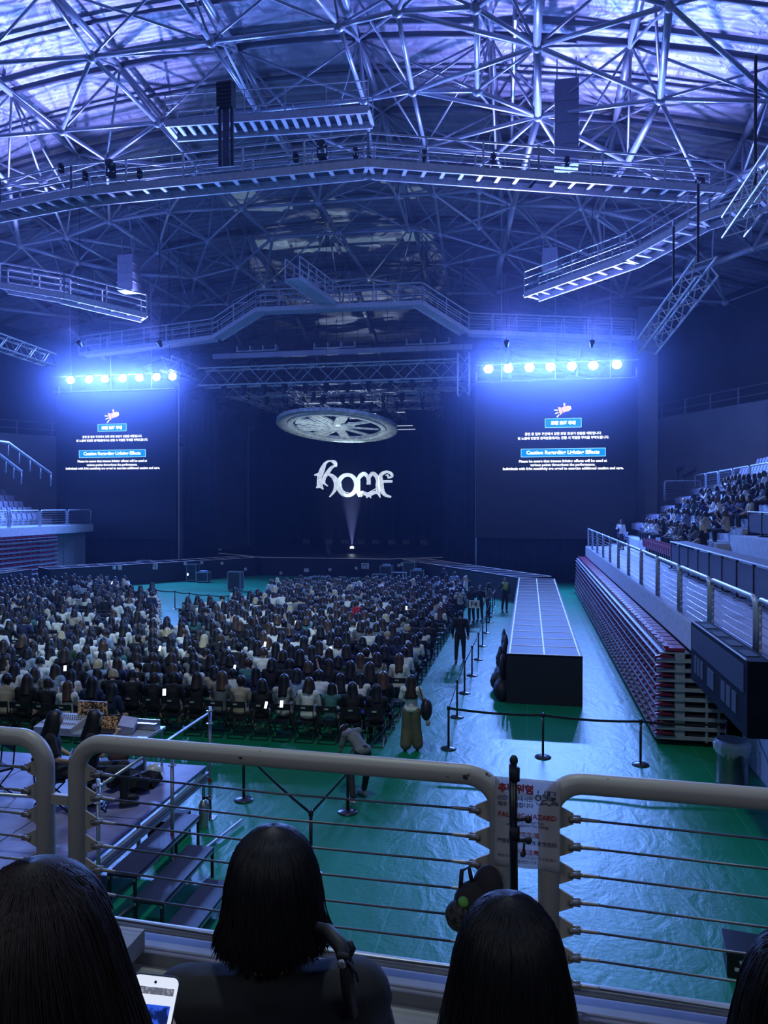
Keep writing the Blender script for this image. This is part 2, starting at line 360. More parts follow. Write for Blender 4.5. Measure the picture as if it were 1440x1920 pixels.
for side in ('left', 'right'):
    xa, xb, z0, z1 = SCR[side]; Y = 52.0; cx = (xa + xb) / 2
    s = MB().box2((xa - cx, 0, z0), (xb - cx, .25, z1)).build('video_screen', M_scr, None, loc=(cx, Y, 0))
    tag(s, 'tall dark video screen on the %s of the stage showing a lighting caution notice' % side, 'video screen')
    fr = MB()
    for x in (xa - cx, xb - cx): fr.tube([(x, .4, 0), (x, .4, z1 + .6)], .06, 6)
    fr.build('support_frame', M_galv, s)
    def at(px, py, dy=-.02):
        p = yp(px, py, Y); return Vector((p.x, Y + dy, p.z))
    for it in TXT[side]:
        if it[0] == 'box':
            _, a, b_, c, d = it; p0 = at(a, d, 0); p1 = at(b_, c, 0)
            mb = MB(); mb.box2((p0.x - cx, -.02, p0.z), (p1.x - cx, -.005, p1.z)); mb.build('caption_box', E_blue, s)
            mb = MB(); t = .035
            for q0, q1 in (((p0.x, p0.z), (p1.x, p0.z)), ((p1.x, p0.z), (p1.x, p1.z)), ((p1.x, p1.z), (p0.x, p1.z)), ((p0.x, p1.z), (p0.x, p0.z))):
                mb.bar((q0[0] - cx, -.025, q0[1]), (q1[0] - cx, -.025, q1[1]), t, t)
            mb.build('caption_border', E_cyan, s)
        elif it[0] == 'icon':
            _, px, py, wpx = it; c = at(px, py); k = (at(px + wpx, py).x - c.x); T = Matrix.Rotation(R(-14), 3, 'Y')
            def pp(x, z): v = T @ Vector((x * k, 0, z * k)); return (v.x + c.x - cx, -.03, v.z + c.z)
            mb = MB()
            def poly(pts, m=0):
                mb.m = m; ps = [pp(*q) for q in pts]; mb.add(ps, [tuple(range(len(ps)))])
            poly([(-.28, -.3), (-.1, -.2), (-.1, .16), (-.28, .26)]); poly([(-.07, -.18), (.35, -.18), (.46, -.1), (.46, .08), (.35, .16), (-.07, .16)])
            poly([(.08, .16), (.18, .16), (.2, .34), (.1, .34)]); mb.m = 1
            for q in (((-.34, .05), (-.55, .12)), ((-.34, -.1), (-.55, -.12)), ((-.34, -.25), (-.5, -.38)), ((.1, .34), (.2, .34)), ((.46, .1), (.46, -.12))):
                mb.tube([pp(*q[0]), pp(*q[1])], .035, 5)
            mb.build('flashlight_symbol', [E_yel, E_white], s, fix=False)
        else:
            t_, a, b_, py, bold = it; p0 = at(a, py); p1 = at(b_, py)
            o = put_text(t_, 'caption_text', None, (0, 0, 0), p1.x - p0.x, E_white, (1, 0, 0), (0, 0, 1), bold=bold, off=0)
            o.parent = s; o.location = ((p0.x + p1.x) / 2 - cx, -.04, (p0.z + p1.z) / 2)
# pleated drapes
def drape(name, a, b_, z0, z1, label, amp=.09, pitch=.45, group=None):
    a = Vector(a); b_ = Vector(b_); d = b_ - a; n = max(8, int(d.length / pitch * 4)); nn = Vector((-d.y, d.x, 0)).normalized(); mid = (a + b_) / 2
    mb = MB()
    for i in range(n + 1):
        t = i / n; q = a + d * t + nn * amp * math.sin(t * d.length / pitch * 6.283) * (1 + .4 * math.sin(i * 1.7)) - mid
        for j, z in enumerate((z0, z1)): mb.v.append((q.x, q.y, z))
        for j, z in enumerate((z0, z1)): mb.v.append((q.x + nn.x * .03, q.y + nn.y * .03, z))
    for i in range(n):
        k = i * 4; mb.f += [(k, k + 4, k + 5, k + 1), (k + 2, k + 3, k + 7, k + 6), (k + 1, k + 5, k + 7, k + 3), (k, k + 2, k + 6, k + 4)]; mb.mi += [0] * 4
    mb.f += [(0, 1, 3, 2), (4 * n, 4 * n + 2, 4 * n + 3, 4 * n + 1)]; mb.mi += [0, 0]
    o = mb.build(name, M_drape, None, True, loc=(mid.x, mid.y, 0)); return tag(o, label, 'drape', group)
xa, xb, z0, z1 = SCR['left']; ra, rb, rz0, rz1 = SCR['right']
drape('masking_drape', (xa, 52.4, 0), (xb, 52.4, 0), 0, z0 + .3, 'black pleated drape hanging below the left video screen to the floor')
drape('masking_drape', (ra, 52.4, 0), (rb, 52.4, 0), 0, rz0 + .3, 'black pleated drape hanging below the right video screen to the floor')
drape('masking_drape', (xb + .05, 53.0, 0), (xb + 2.8, 53.2, 0), 0, z1 - .6, 'tall black drape between the left video screen and the stage opening')
drape('masking_drape', (ra - 2.4, 53.2, 0), (ra - .05, 53.0, 0), 0, rz1 - .6, 'tall black drape between the right video screen and the stage opening')
drape('backdrop_drape', (-31, 82, 0), (4, 82, 0), 0, 16.5, 'huge black backdrop drape closing the rear of the stage', .2, 1.2)
# stage platform
SZ = 1.35
M_deck = mat('black_glossy_stage_deck', (.006, .008, .018), .5, spec=.1, var=.3, scale=2)
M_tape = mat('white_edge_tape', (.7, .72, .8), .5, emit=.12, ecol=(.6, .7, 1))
M_face = mat('black_stage_fascia', (.010, .012, .018), .7)
st = empty('main_stage', (-14.6, 60, 0), label='broad black main stage with a tongue reaching into the floor crowd', cat='stage')
def loc2(poly, o): return [(x - o.location.x, y - o.location.y) for x, y in poly]
TONG = [(-24.5, 78), (-27, 63), (-26, 58.5), (-19.8, 53.8), (-10.2, 53.8), (-3.4, 58.5), (-2.5, 63), (-5, 78)]
MB().prism(loc2(TONG, st), 0, SZ - .05).build('fascia', M_face, st)
MB().prism(loc2(TONG, st), SZ - .05, SZ).build('deck', M_deck, st)
t_ = MB()
for a, b_ in zip(TONG[1:], TONG[2:-1]): t_.bar((a[0] + 14.6, a[1] - 60, SZ + .012), (b_[0] + 14.6, b_[1] - 60, SZ + .012), .07, .02)
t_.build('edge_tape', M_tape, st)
def runway(name, pts, wd, label, step=1.22, mid=True, cat='runway stage'):
    """pts: centre line a->b"""
    a = Vector((*pts[0], 0)); b_ = Vector((*pts[1], 0)); d = (b_ - a); Ln = d.length; d.normalize(); nn = Vector((-d.y, d.x, 0))
    r = empty(name, a, label=label, cat=cat)
    cs = [nn * (-wd / 2), d * Ln - nn * (wd / 2), d * Ln + nn * (wd / 2), nn * (wd / 2)]
    MB().prism([(c.x, c.y) for c in cs], 0, SZ - .06).build('fascia', M_face, r)
    MB().prism([(c.x, c.y) for c in cs], SZ - .06, SZ).build('deck', M_deck, r)
    t = MB(); k = Ln / max(1, round(Ln / step))
    for s_ in (-1, 1): t.bar(nn * (s_ * (wd / 2 - .08)) + Vector((0, 0, SZ + .008)), d * Ln + nn * (s_ * (wd / 2 - .08)) + Vector((0, 0, SZ + .008)), .04, .012)
    if mid: t.bar(Vector((0, 0, SZ + .008)), d * Ln + Vector((0, 0, SZ + .008)), .04, .012)
    for i in range(int(round(Ln / k)) + 1):
        q = d * (k * i) + Vector((0, 0, SZ + .008)); t.bar(q - nn * wd / 2 * .97, q + nn * wd / 2 * .97, .03, .012)
    t.build('deck_seam_tape', M_tape, r); return r
# runway near end from pixels
A = fl(955, 1226, SZ); B = fl(1087, 1230, SZ); C = fl(970.5, 1084, SZ); D = fl(1036, 1084, SZ)
xm = (A.x + B.x) / 2; wid = 2.0; y0_ = (A.y + B.y) / 2
RUN = runway('runway', [(xm, y0_), (xm + .03, 41.3)], wid, 'long black runway stage with white taped deck grid running toward the viewer on the aisle')
runway('side_runway', [(-8.1, 54.2), (xm, 42.2)], 2.2, 'dark diagonal runway linking the main stage to the aisle runway', mid=False)
runway('side_runway', [(-21.1, 54.2), (-30.0, 42.2)], 2.2, 'dark diagonal runway from the main stage toward the left stand', mid=False)
runway('runway', [(-31.2, 24), (-31.2, 41.3)], 2.0, 'black runway stage running along the foot of the left stand')
# loose black cloth and small things on the runway's near end
cl = MB(); random.seed(3)
for i in range(9):
    y = y0_ + .3 + i * .55; x = xm - wid / 2 - .12 - random.random() * .12
    cl.ell((x, y, .18 + random.random() * .2), (.2 + random.random() * .1, .35, .22 + random.random() * .15), 9, 6)
    cl.ell((x + .02, y, .75 + random.random() * .3), (.08, .25, .35), 8, 6)
tag(cl.build('bunched_cloth', M_black, None, True), 'bunched black cloth slumped along the left side of the aisle runway', 'cloth')
sl = MB(); p = fl(962, 1312, 0); sl.lathe([(.06, 0), (.06, .55), (.05, .56)], n=14)
tag(sl.build('steel_post', M_galv, None, True, loc=(p.x - .02, p.y - .25, 0)), 'short bright steel post standing at the near left corner of the runway', 'post')
lb = MB(); lb.box((0, 0, 0), (.16, .01, .13)); m_note = mat('grey_paper', (.35, .36, .4), .7)
# ---------------------------------------------------------------- hanging wheel
WC = yp(632, 800, 57); WR = 4.75
M_silver = mat('aged_silver_relief', (.62, .68, .66), .5, .35, var=.35, scale=3, bump=.5, bscale=6)
wh = empty('ring_centrepiece', WC, label='large ornate silver wheel with nine blades hanging flat over the stage', cat='stage wheel')
wh.rotation_euler = (R(-9.5), R(1.5), 0)
def ring(r0, r1, z0_, z1_, n=72):
    mb = MB(); prof = [(r0, z0_), (r1, z0_), (r1, z1_), (r0, z1_)]
    for i in range(n):
        t = 2 * math.pi * i / n
        for r, z in prof: mb.v.append((r * math.cos(t), r * math.sin(t), z))
    for i in range(n):
        a = i * 4; b_ = (i + 1) % n * 4
        for k in range(4): mb.f.append((a + k, a + (k + 1) % 4, b_ + (k + 1) % 4, b_ + k)); mb.mi.append(0)
    return mb
ring(WR * .9, WR, -.10, .16).build('outer_rim', M_silver, wh); ring(WR * .82, WR * .895, -.02, .1).build('lettered_band', mat('silver_band', (.5, .56, .56), .55, .3, var=.6, scale=9), wh)
ring(WR * .735, WR * .815, -.14, .14).build('inner_rim', M_silver, wh)
MB().lathe([(0.01, -.22), (.5, -.2), (.85, -.1), (.95, .1), (.01, .12)], n=36).build('hub', M_silver, wh, True)
for k in range(9):
    t = R(40 * k + 12); M = Matrix.Rotation(t, 3, 'Z') @ Matrix.Rotation(R(14), 3, 'X')
    mb = MB(); mb.box((2.05, 0, .02), (2.5, .95, .10), M=None)
    mb.box((2.05, .33, -.05), (2.4, .12, .06)); mb.box((2.05, -.33, -.05), (2.4, .12, .06)); mb.box((2.05, 0, -.04), (2.3, .2, .04))
    mb.v = [tuple(M @ Vector(v)) for v in mb.v]; mb.build('blade', M_silver, wh)
for k in range(10):
    t = R(36 * k + 18); mb = MB(); c = (WR * .93 * math.cos(t), WR * .93 * math.sin(t))
    mb.tube([(*c, .4), (*c, 4.4)], .02, 5); mb.build('hanging_cable', M_black, wh)
for k in range(10):
    t = R(36 * k + 9); c = (WR * .96 * math.cos(t), WR * .96 * math.sin(t)); mb = MB()
    mb.box((c[0], c[1], .78), (.3, .3, .25)); mb.ell((c[0], c[1], 1.15), (.17, .17, .25), 10, 6); mb.build('moving_light', M_black, wh)
# ---------------------------------------------------------------- hanging word sign
LY = 62.0
def z2w(x, y): return yp(490 + x / 4.235, 740 + y / 4.235, LY)
LC = z2w(730, 690)
lg = empty('hanging_sign', LC, label='glittering silver blackletter word sign reading home hung over the stage', cat='sign')
M_glit = mat('glowing_glitter_silver', (.75, .78, .85), .3, .6, emit=1.0, ecol=(.75, .85, 1), var=.3, scale=30)  # lit look and sparkle of the letters put in as emission
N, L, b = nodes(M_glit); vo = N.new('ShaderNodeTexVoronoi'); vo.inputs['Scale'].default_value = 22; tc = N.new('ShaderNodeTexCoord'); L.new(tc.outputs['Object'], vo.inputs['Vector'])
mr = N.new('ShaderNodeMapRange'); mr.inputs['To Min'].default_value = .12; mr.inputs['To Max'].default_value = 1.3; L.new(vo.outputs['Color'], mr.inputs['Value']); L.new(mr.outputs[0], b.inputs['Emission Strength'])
def cr(pts, n=8):
    out = []
    for i in range(len(pts) - 1):
        p0 = pts[max(0, i - 1)]; p1 = pts[i]; p2 = pts[i + 1]; p3 = pts[min(len(pts) - 1, i + 2)]
        for k in range(n):
            t = k / n; out.append(tuple(.5 * ((2 * b_) + (-a + c) * t + (2 * a - 5 * b_ + 4 * c - d) * t * t + (-a + 3 * b_ - 3 * c + d) * t ** 3) for a, b_, c, d in zip(p0, p1, p2, p3)))
    out.append(tuple(pts[-1])); return out
def stroke(mb, pts, closed=False, smooth=True, th=.16):
    ps = cr(pts) if smooth else pts; n = len(ps); o = len(mb.v)
    for i, (x, y, wd) in enumerate(ps):
        a = ps[i - 1] if i or closed else ps[i]; b_ = ps[(i + 1) % n] if i < n - 1 or closed else ps[i]
        dx, dy = b_[0] - a[0], b_[1] - a[1]; q = math.hypot(dx, dy) or 1; nx_, ny_ = -dy / q * wd / 2, dx / q * wd / 2
        for s_ in (1, -1):
            w_ = z2w(x + nx_ * s_, y + ny_ * s_) - LC
            mb.v.append((w_.x, -th / 2, w_.z)); mb.v.append((w_.x, th / 2, w_.z))
    for i in range(n if closed else n - 1):
        a = o + i * 4; b_ = o + (i + 1) % n * 4
        mb.f += [(a, a + 2, b_ + 2, b_), (a + 1, b_ + 1, b_ + 3, a + 3), (a, b_, b_ + 1, a + 1), (a + 2, a + 3, b_ + 3, b_ + 2)]; mb.mi += [0] * 4
    if not closed:
        mb.f += [(o, o + 1, o + 3, o + 2), (o + (n - 1) * 4, o + (n - 1) * 4 + 2, o + (n - 1) * 4 + 3, o + (n - 1) * 4 + 1)]; mb.mi += [0, 0]
def letter(strokes, off):
    mb = MB()
    for i, s_ in enumerate(strokes):
        o0 = len(mb.v); stroke(mb, s_[0], s_[1] if len(s_) > 1 else False, s_[2] if len(s_) > 2 else True, .16 + .012 * i)
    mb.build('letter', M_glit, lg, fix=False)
letter([([(594, 572, 12), (583, 540, 30), (545, 526, 12), (508, 546, 20), (482, 600, 38), (462, 655, 34), (466, 700, 46), (458, 738, 34)],), ([(422, 640, 8), (450, 634, 22), (478, 640, 20)],),
        ([(438, 738, 10), (470, 728, 26), (490, 752, 6)],), ([(590, 560, 10), (555, 582, 22), (520, 628, 28), (500, 660, 24), (498, 700, 16), (528, 726, 5)],),
        ([(500, 640, 10), (540, 634, 20), (580, 662, 34), (597, 710, 36), (580, 765, 20), (542, 812, 7)],)], 0)
e_ = [(684 + 71 * math.cos(t), 718 + 82 * math.sin(t), 27 + 6 * abs(math.cos(t))) for t in [2 * math.pi * i / 40 for i in range(40)]]
e2 = [(684 + 50 * math.cos(t), 716 + 61 * math.sin(t), 4) for t in [2 * math.pi * i / 40 for i in range(9, 22)]]
letter([(e_, True, False), (e2, False, False)], 0)
letter([([(756, 700, 20), (782, 650, 30), (815, 628, 30), (842, 650, 26), (852, 680, 28), (852, 714, 30)],), ([(852, 680, 20), (862, 648, 22), (886, 626, 28), (915, 650, 30), (926, 690, 28), (928, 770, 34)],),
        ([(770, 676, 30), (768, 740, 34), (778, 812, 14)],), ([(760, 790, 20), (800, 776, 26), (850, 796, 34), (900, 776, 26), (940, 780, 24)], False, False),
        ([(838, 800, 20), (840, 822, 3)], False, False), ([(862, 800, 20), (868, 822, 3)], False, False), ([(930, 780, 24), (944, 818, 3)], False, False), ([(912, 700, 5), (912, 745, 5), (850, 778, 5)], False, False), ([(800, 795, 20), (792, 812, 3)], False, False)], 0)
letter([([(935, 665, 20), (956, 630, 26), (995, 613, 20), (1030, 626, 22), (1036, 650, 18), (1004, 662, 8)],), ([(945, 640, 26), (948, 700, 40), (958, 760, 36), (985, 797, 24), (1030, 812, 14)],), ([(950, 690, 24), (1040, 688, 18)], False, False), ([(985, 640, 5), (1005, 640, 12), (1005, 660, 8)],)], 0)
for x in (560, 1000):
    q = z2w(x, 600) - LC; mb = MB(); mb.tube([(q.x, .05, q.z), (q.x, .05, 13)], .02, 5); mb.build('hanging_cable', M_black, lg)
# projector light on the stage whose beam shows in the haze
pj = yp(660, 991, 60); pj.z = SZ
pr = empty('beam_projector', pj, label='small glowing projector on the stage throwing a cone of light upward', cat='projector')
MB().box((0, 0, .2), (.5, .5, .4)).build('housing', M_black, pr)
MB().ell((0, -.05, .45), (.16, .16, .12), 12, 8).build('lens', mat('projector_lens', (.8, .9, 1), emit=25, ecol=(.7, .85, 1)), pr, True)
spot('projector_beam', (pj.x, pj.y, pj.z + .62), (pj.x - .5, 61.9, 8.4), 7000, 27, (.6, .78, 1), .5, .03)
hz = MB().ell((0, 0, 0), (1, 1, 1), 24, 16).build('lamp_haze', mv2, None, loc=(pj.x - .2, 60, 5.2)); hz.scale = (3.6, 2.4, 4.6); tag(hz, 'extra haze added round the projector so its beam shows below the sign', 'haze', kind='stuff')  # denser haze added here to make the projector's light cone visible
# wheel wash fixtures + row of small stage boxes at the rear
random.seed(5)
for i, (px, py) in enumerate(((425, 1015), (458, 1014), (494, 1014), (575, 1007), (617, 1007), (648, 1007), (678, 1008), (705, 1008), (735, 1010), (762, 1012), (795, 1015))):
    p = yp(px, py, 74); p.z = SZ; p.x = min(-6.2, max(-23.6, p.x))
    bx = MB(); bx.box((0, 0, .22), (.7, .45, .44)); bx.box((0, -.24, .3), (.5, .04, .2))
    tag(bx.build('stage_monitor', mat('grey_box', (.12, .13, .17), .6), None, loc=p), 'small grey box on the rear of the main stage, %s from the left' % nth(i + 1), 'stage box', 'boxes at the rear of the stage')
spot('wheel_wash', (WC.x, 54.2, SZ + .3), (WC.x, WC.y + .3, WC.z), 3600, 53, (.7, .85, 1), .6, .1)
fx = MB(); fx.box((0, 0, .12), (.4, .4, .24)); fx.ell((0, 0, .34), (.16, .16, .12), 12, 8)
tag(fx.build('wash_fixture', M_black, None, loc=(WC.x, 54.6, SZ)), 'low black wash fixture on the stage below the hanging wheel', 'wash light')
# ---------------------------------------------------------------- overhead lighting trusses
def truss(mb, a, b_, s=.7, r=.035, step=1.0):
    a = Vector(a); b_ = Vector(b_); d = b_ - a; Ln = d.length; d.normalize(); up = Vector((0, 0, 1)); sd = d.cross(up)
    if sd.length < .1: sd = Vector((1, 0, 0)); 
    sd.normalize(); up = sd.cross(d)
    cs = [(sd * i + up * j) * (s / 2) for i, j in ((-1, -1), (1, -1), (1, 1), (-1, 1))]
    for c in cs: mb.tube([a + c, b_ + c], r, 6)
    n = max(1, int(Ln / step))
    for k in range(n):
        for q in range(4):
            c0, c1 = cs[q], cs[(q + 1) % 4]
            if k % 2: c0, c1 = c1, c0
            mb.tube([a + c0 + d * (Ln * k / n), a + c1 + d * (Ln * (k + 1) / n)], r * .55, 4, cap=False)
M_truss = mat('aluminium_truss', (.75, .78, .84), .4, .3)
def trussobj(a, b_, label, s=.8, r=.04, step=1.0, parent=None, name='lighting_truss', hang=True):
    a = Vector(a); mb = MB(); truss(mb, (0, 0, 0), Vector(b_) - a, s, r, step); o = mb.build(name, M_truss, parent, loc=a, fix=False)
    b2 = Vector(b_)
    if name == 'lighting_truss' and hang:
        for t in (.12, .5, .88):
            q = (b2 - a) * t
            if abs(q.z) < 2: MB().tube([q, Vector((q.x, q.y, zt((q + a).x, (q + a).y) + .5 - a.z))], .02, 5).build('hoist_chain', M_black, o)
    return tag(o, label, 'truss')
fa = yp(378, 712, 53.5); fb = yp(862, 690, 53.5); fz = (fa.z + fb.z) / 2
trussobj((fa.x, 53.5, fz), (fb.x, 53.5, fz), 'front aluminium truss spanning the stage opening between the screens', 1.3, .055, 1.3)
trussobj((fa.x, 58.5, fz - .3), (fb.x, 58.5, fz - .3), 'second aluminium truss behind the front truss over the stage', 1.0, .05, 1.2)
trussobj((fa.x + 1, 64, fz - .2), (fb.x - 1, 64, fz - .2), 'third aluminium truss deeper over the stage', 1.0, .05, 1.3)
trussobj((fa.x + .5, 70, fz - .1), (fb.x - .5, 70, fz - .1), 'rearmost aluminium truss over the stage', 1.0, .05, 1.3)
for k, x in enumerate((fa.x + 3, AX - 3, AX + 3, fb.x - 3)):
    trussobj((x, 53.5, fz - 1.3), (x, 70, fz - 1.3), 'aluminium truss running back over the stage, %s from the left' % nth(k + 1), .6, .035, 1.0)
q0 = yp(330, 690, 51.5); trussobj((fa.x - .5, 53.3, fz + .3), (q0.x - .3, 50.5, q0.z + .2), 'short slanting truss end joining the lamps of the left screen', 1.0, .05, .9)
p = yp(868, 660, 52); trussobj((p.x, 52.6, p.z), (p.x, 52.6, yp(868, 740, 52).z), 'upright truss tower piece between the stage truss and the right floodlights', .8, .045, .8)
# white girder above the stage truss
ga = yp(400, 665, 55); gb = yp(885, 655, 55); gz = (ga.z + gb.z) / 2
g = MB(); g.box2((ga.x - AX, -.15, -.2), (gb.x - AX, .15, .2))
gd = g.build('white_girder', M_steel, None, loc=(AX, 55, gz)); tag(gd, 'long white girder above the stage trusses', 'girder')
for k in range(3):
    q = MB(); x = (ga.x - AX) + (2.0, 8.2, 15.3)[k] ; q.box2((x, -.3, .25), (x + 3.2, .3, .35));
    for j in range(4): q.box2((x + j * 1.05, -.25, .3), (x + j * 1.05 + .12, .25, .7))
    q.build('hoist_carrier', M_steel, gd)
# dark moving lights hanging from the trusses
mv_me = None; random.seed(11)
ml = MB(); ml.box((0, 0, -.12), (.34, .34, .2)); ml.bar((-.2, 0, -.2), (-.2, 0, -.55), .05, .1); ml.bar((.2, 0, -.2), (.2, 0, -.55), .05, .1); ml.lathe([(.1, -.75), (.17, -.6), (.17, -.35), (.08, -.25)], n=10)
ml0 = ml.mesh('stage_light', M_black); k = 0
for Y in (53.5, 58.5, 64, 70):
    for i in range(11 if Y < 60 else 8):
        n_ = 11 if Y < 60 else 8
        x = fa.x + 1.8 + (fb.x - fa.x - 3.6) * i / (n_ - 1)
        o = bpy.data.objects.new('stage_light', ml0); COL.objects.link(o); o.location = (x, Y, fz - {53.5: .62, 58.5: .78, 64: .68, 70: .58}[Y])
        tag(o, 'dark moving stage light, %s from the left on the %s truss over the stage' % (nth(i + 1), {53.5: 'front', 58.5: 'second', 64: 'third', 70: 'rear'}[Y]), 'stage light', 'moving lights over the stage')
# wires of lit fixtures under the truss
for i in range(14):
    x = fa.x + 6 + random.random() * (fb.x - fa.x - 12); Y = 55 + random.random() * 12; z = fz - 1.5 - random.random() * 1.6; w_ = .6 + random.random() * 1.4
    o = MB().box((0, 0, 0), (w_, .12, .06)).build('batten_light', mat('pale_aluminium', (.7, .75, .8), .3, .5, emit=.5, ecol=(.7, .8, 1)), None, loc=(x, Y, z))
    MB().tube([(0, 0, 0), (0, 0, fz - 1.0 - z)], .015, 4).build('hanger', M_black, o)
    tag(o, 'thin bright metal batten hanging among the trusses, %s of the loose battens' % nth(i + 1), 'batten', 'bright battens over the stage')
# ================================================================ ROOF SPACE FRAME
def onsurf(px, py, zf, t0=12, t1=110):
    d = ray(px, py); o = Vector((0, 0, CAMZ)); lo, hi = t0, t1
    f = lambda t: (o + d * t).z - zf((o + d * t).x, (o + d * t).y)
    prev = t0
    for i in range(200):
        t = t0 + (t1 - t0) * i / 200
        if f(t) > 0:
            lo, hi = prev, t
            for _ in range(25):
                m = (lo + hi) / 2
                if f(m) > 0: hi = m
                else: lo = m
            return o + d * hi
        prev = t
    return o + d * 60
NODES = dict(a=(172,106), b=(395,78), c=(116,245), d=(295,230), e=(482,208), f=(636,48), g=(682,188), h=(745,21), i=(892,14), j=(1007,87), k=(774,171), l=(895,170), m=(1009,218),
 n=(797,275), o=(1255,10), p=(1238,186), q=(1177,304), r=(1392,332), s=(37,460), t=(125,444), u=(205,414), v=(145,492), w=(295,472), x=(252,514), y=(120,542), z=(317,397),
 A=(390,452), B=(366,521), C=(357,574), D=(277,568), E=(455,390), F=(511,446), G=(447,501), H=(496,536), I=(597,380), J=(636,437), K=(692,522), L=(425,570), M=(815,364), N=(963,385),
 O=(1089,388), P=(825,438), Q=(943,474), R_=(1019,440), S_=(1132,490), T=(835,497), U=(898,357), V=(898,425), W=(925,550), X=(997,532), Y=(1066,513), Z=(1167,554), a1=(1197,462),
 b1=(1263,426), c1=(1331,386), d1=(1335,495), e1=(1412,465), f1=(1360,567), g1=(1092,572), h1=(842,550), i1=(745,368), j1=(766,430), k1=(15,345), l1=(130,368), m1=(-40,120), n1=(-60,260),
 o1=(-50,440), p1=(1460,190), q1=(1480,280), r1=(1480,440), s1=(60,-60), t1=(280,-80), u1=(520,-90), v1=(800,-110), w1=(1010,-60), x1=(1380,-90), y1=(-40,530), z1=(-30,575), A1=(560,560), B1=(640,580),
 C1=(740,560), D1=(180,600), E1=(310,615), F1=(550,300), G1=(610,290), H1=(372,315), I1=(700,300), J1=(1060,300), K1=(930,290), L1=(1480,350), M1=(1120,400), N1=(200,300), O1=(80,340))
BN = {k: onsurf(px, py, zb) for k, (px, py) in NODES.items()}
LINKS = '''c-d d-e e-g g-k k-m a-b b-f f-h h-i m1-a s1-a a-d d-H1 t1-b b-e e-F1 u1-f f-g g-I1 v1-h h-k k-n i-j h-j j-o j-k k-l l-m i-l j-m j-w1 w1-i w1-o o-x1 o-p j-p m-p p-p1 m-q p-q q-J1
q-c1 q-O o-p1 m-n m-K1 n-K1 a-c c-N1 N1-u c-n1 n1-m1 n1-k1 k1-s s-v v-x x-B s-o1 t-s t-x t-O1 O1-k1 O1-l1 l1-u u-w w-B u-t t-u u-z z-w w-t v-y x-D x-C w-x y-D D-C C-L y-y1 s-y y1-z1 z1-D1 D1-E1 D1-D E1-C y-D1
z-A A-B z-E E-A E-F F-G G-A B-G G-H H-L B-C G-L F-J F-H E-I I-J J-F J-K H-K I-i1 i1-M M-P P-T i1-j1 j1-P J-j1 M-U U-N M-N N-P P-Q N-Q Q-W N-O O-R_ R_-Q M-V V-P U-V V-Q R_-S_ O-S_ O-b1 S_-X Q-X Q-Y R_-Y Y-Z S_-Z
W-X X-Y Y-S_ S_-a1 a1-b1 b1-c1 c1-r r-q1 O-a1 b1-L1 L1-r c1-e1 b1-d1 a1-d1 a1-Z g1-Z Z-d1 d1-e1 e1-r1 d1-f1 Z-f1 g1-Y g1-X T-Q T-W T-h1 h1-W K-h1 K-C1 A1-B1 B1-C1 C1-h1 A1-H A1-K L-A1
N-m K1-M K1-N K1-J1 J1-O F1-E F1-I G1-I I1-I I1-i1 n-i1 n-M H1-z H1-E H1-F1 F1-G1 G1-I1 I1-n l1-H1 N1-H1 N1-c N1-d d-N1 M1-q M1-O M1-S_ e-I1 p-c1 J1-m L1-e1'''.split()
THICK = {'N-Q': .2, 'Q-W': .2, 'm-q': .13, 'j-m': .17, 'j-w1': .17, 'N-m': .18, 'o-p': .15, 'p-q': .17, 'W-X': .15, 'X-Y': .15, 'Y-S_': .15, 'S_-a1': .15, 'a1-b1': .2, 'b1-c1': .2, 'c1-r': .2, 'r-q1': .2,
         'g1-Z': .16, 'Z-d1': .18, 'd1-e1': .2, 'e1-r1': .2, 'l1-u': .16, 'u-w': .16, 'w-B': .16, 's-v': .15, 'v-x': .15, 'x-B': .15, 'y-D': .15, 'D-C': .15, 'y-y1': .16, 'k1-s': .15, 'z1-D1': .16, 'D1-E1': .16}
SF = empty('roof_space_frame', (AX, 30, 24), label='white steel tube space frame carrying the whole arena roof', cat='roof frame'); SF['kind'] = 'structure'
inv = Matrix.Translation((-AX, -30, -24))
def local(p): return Vector(p) - SF.location
parts = []   # (kind, importance, function adding)
def addpart(kind, pts, r, n):
    pts = [Vector(p) for p in pts]; best = 0
    for a, b_ in zip(pts, pts[1:]):
        pa, pb = proj(a), proj(b_)
        if not pa or not pb: continue
        if max(pa[0], pb[0]) < 0 or min(pa[0], pb[0]) > 1440 or max(pa[1], pb[1]) < 0: continue
        best += math.hypot(pa[0] - pb[0], pa[1] - pb[1]) * r * 1400 / max(1, (pa[2] + pb[2]) / 2)
    if best > 0: parts.append((kind, best, pts, r, n))
done = set()
for l_ in LINKS:
    a, b_ = l_.split('-')
    if (a, b_) in done or (b_, a) in done: continue
    done.add((a, b_)); addpart('lower_chord', [BN[a], BN[b_]], THICK.get(l_, .105), 8)
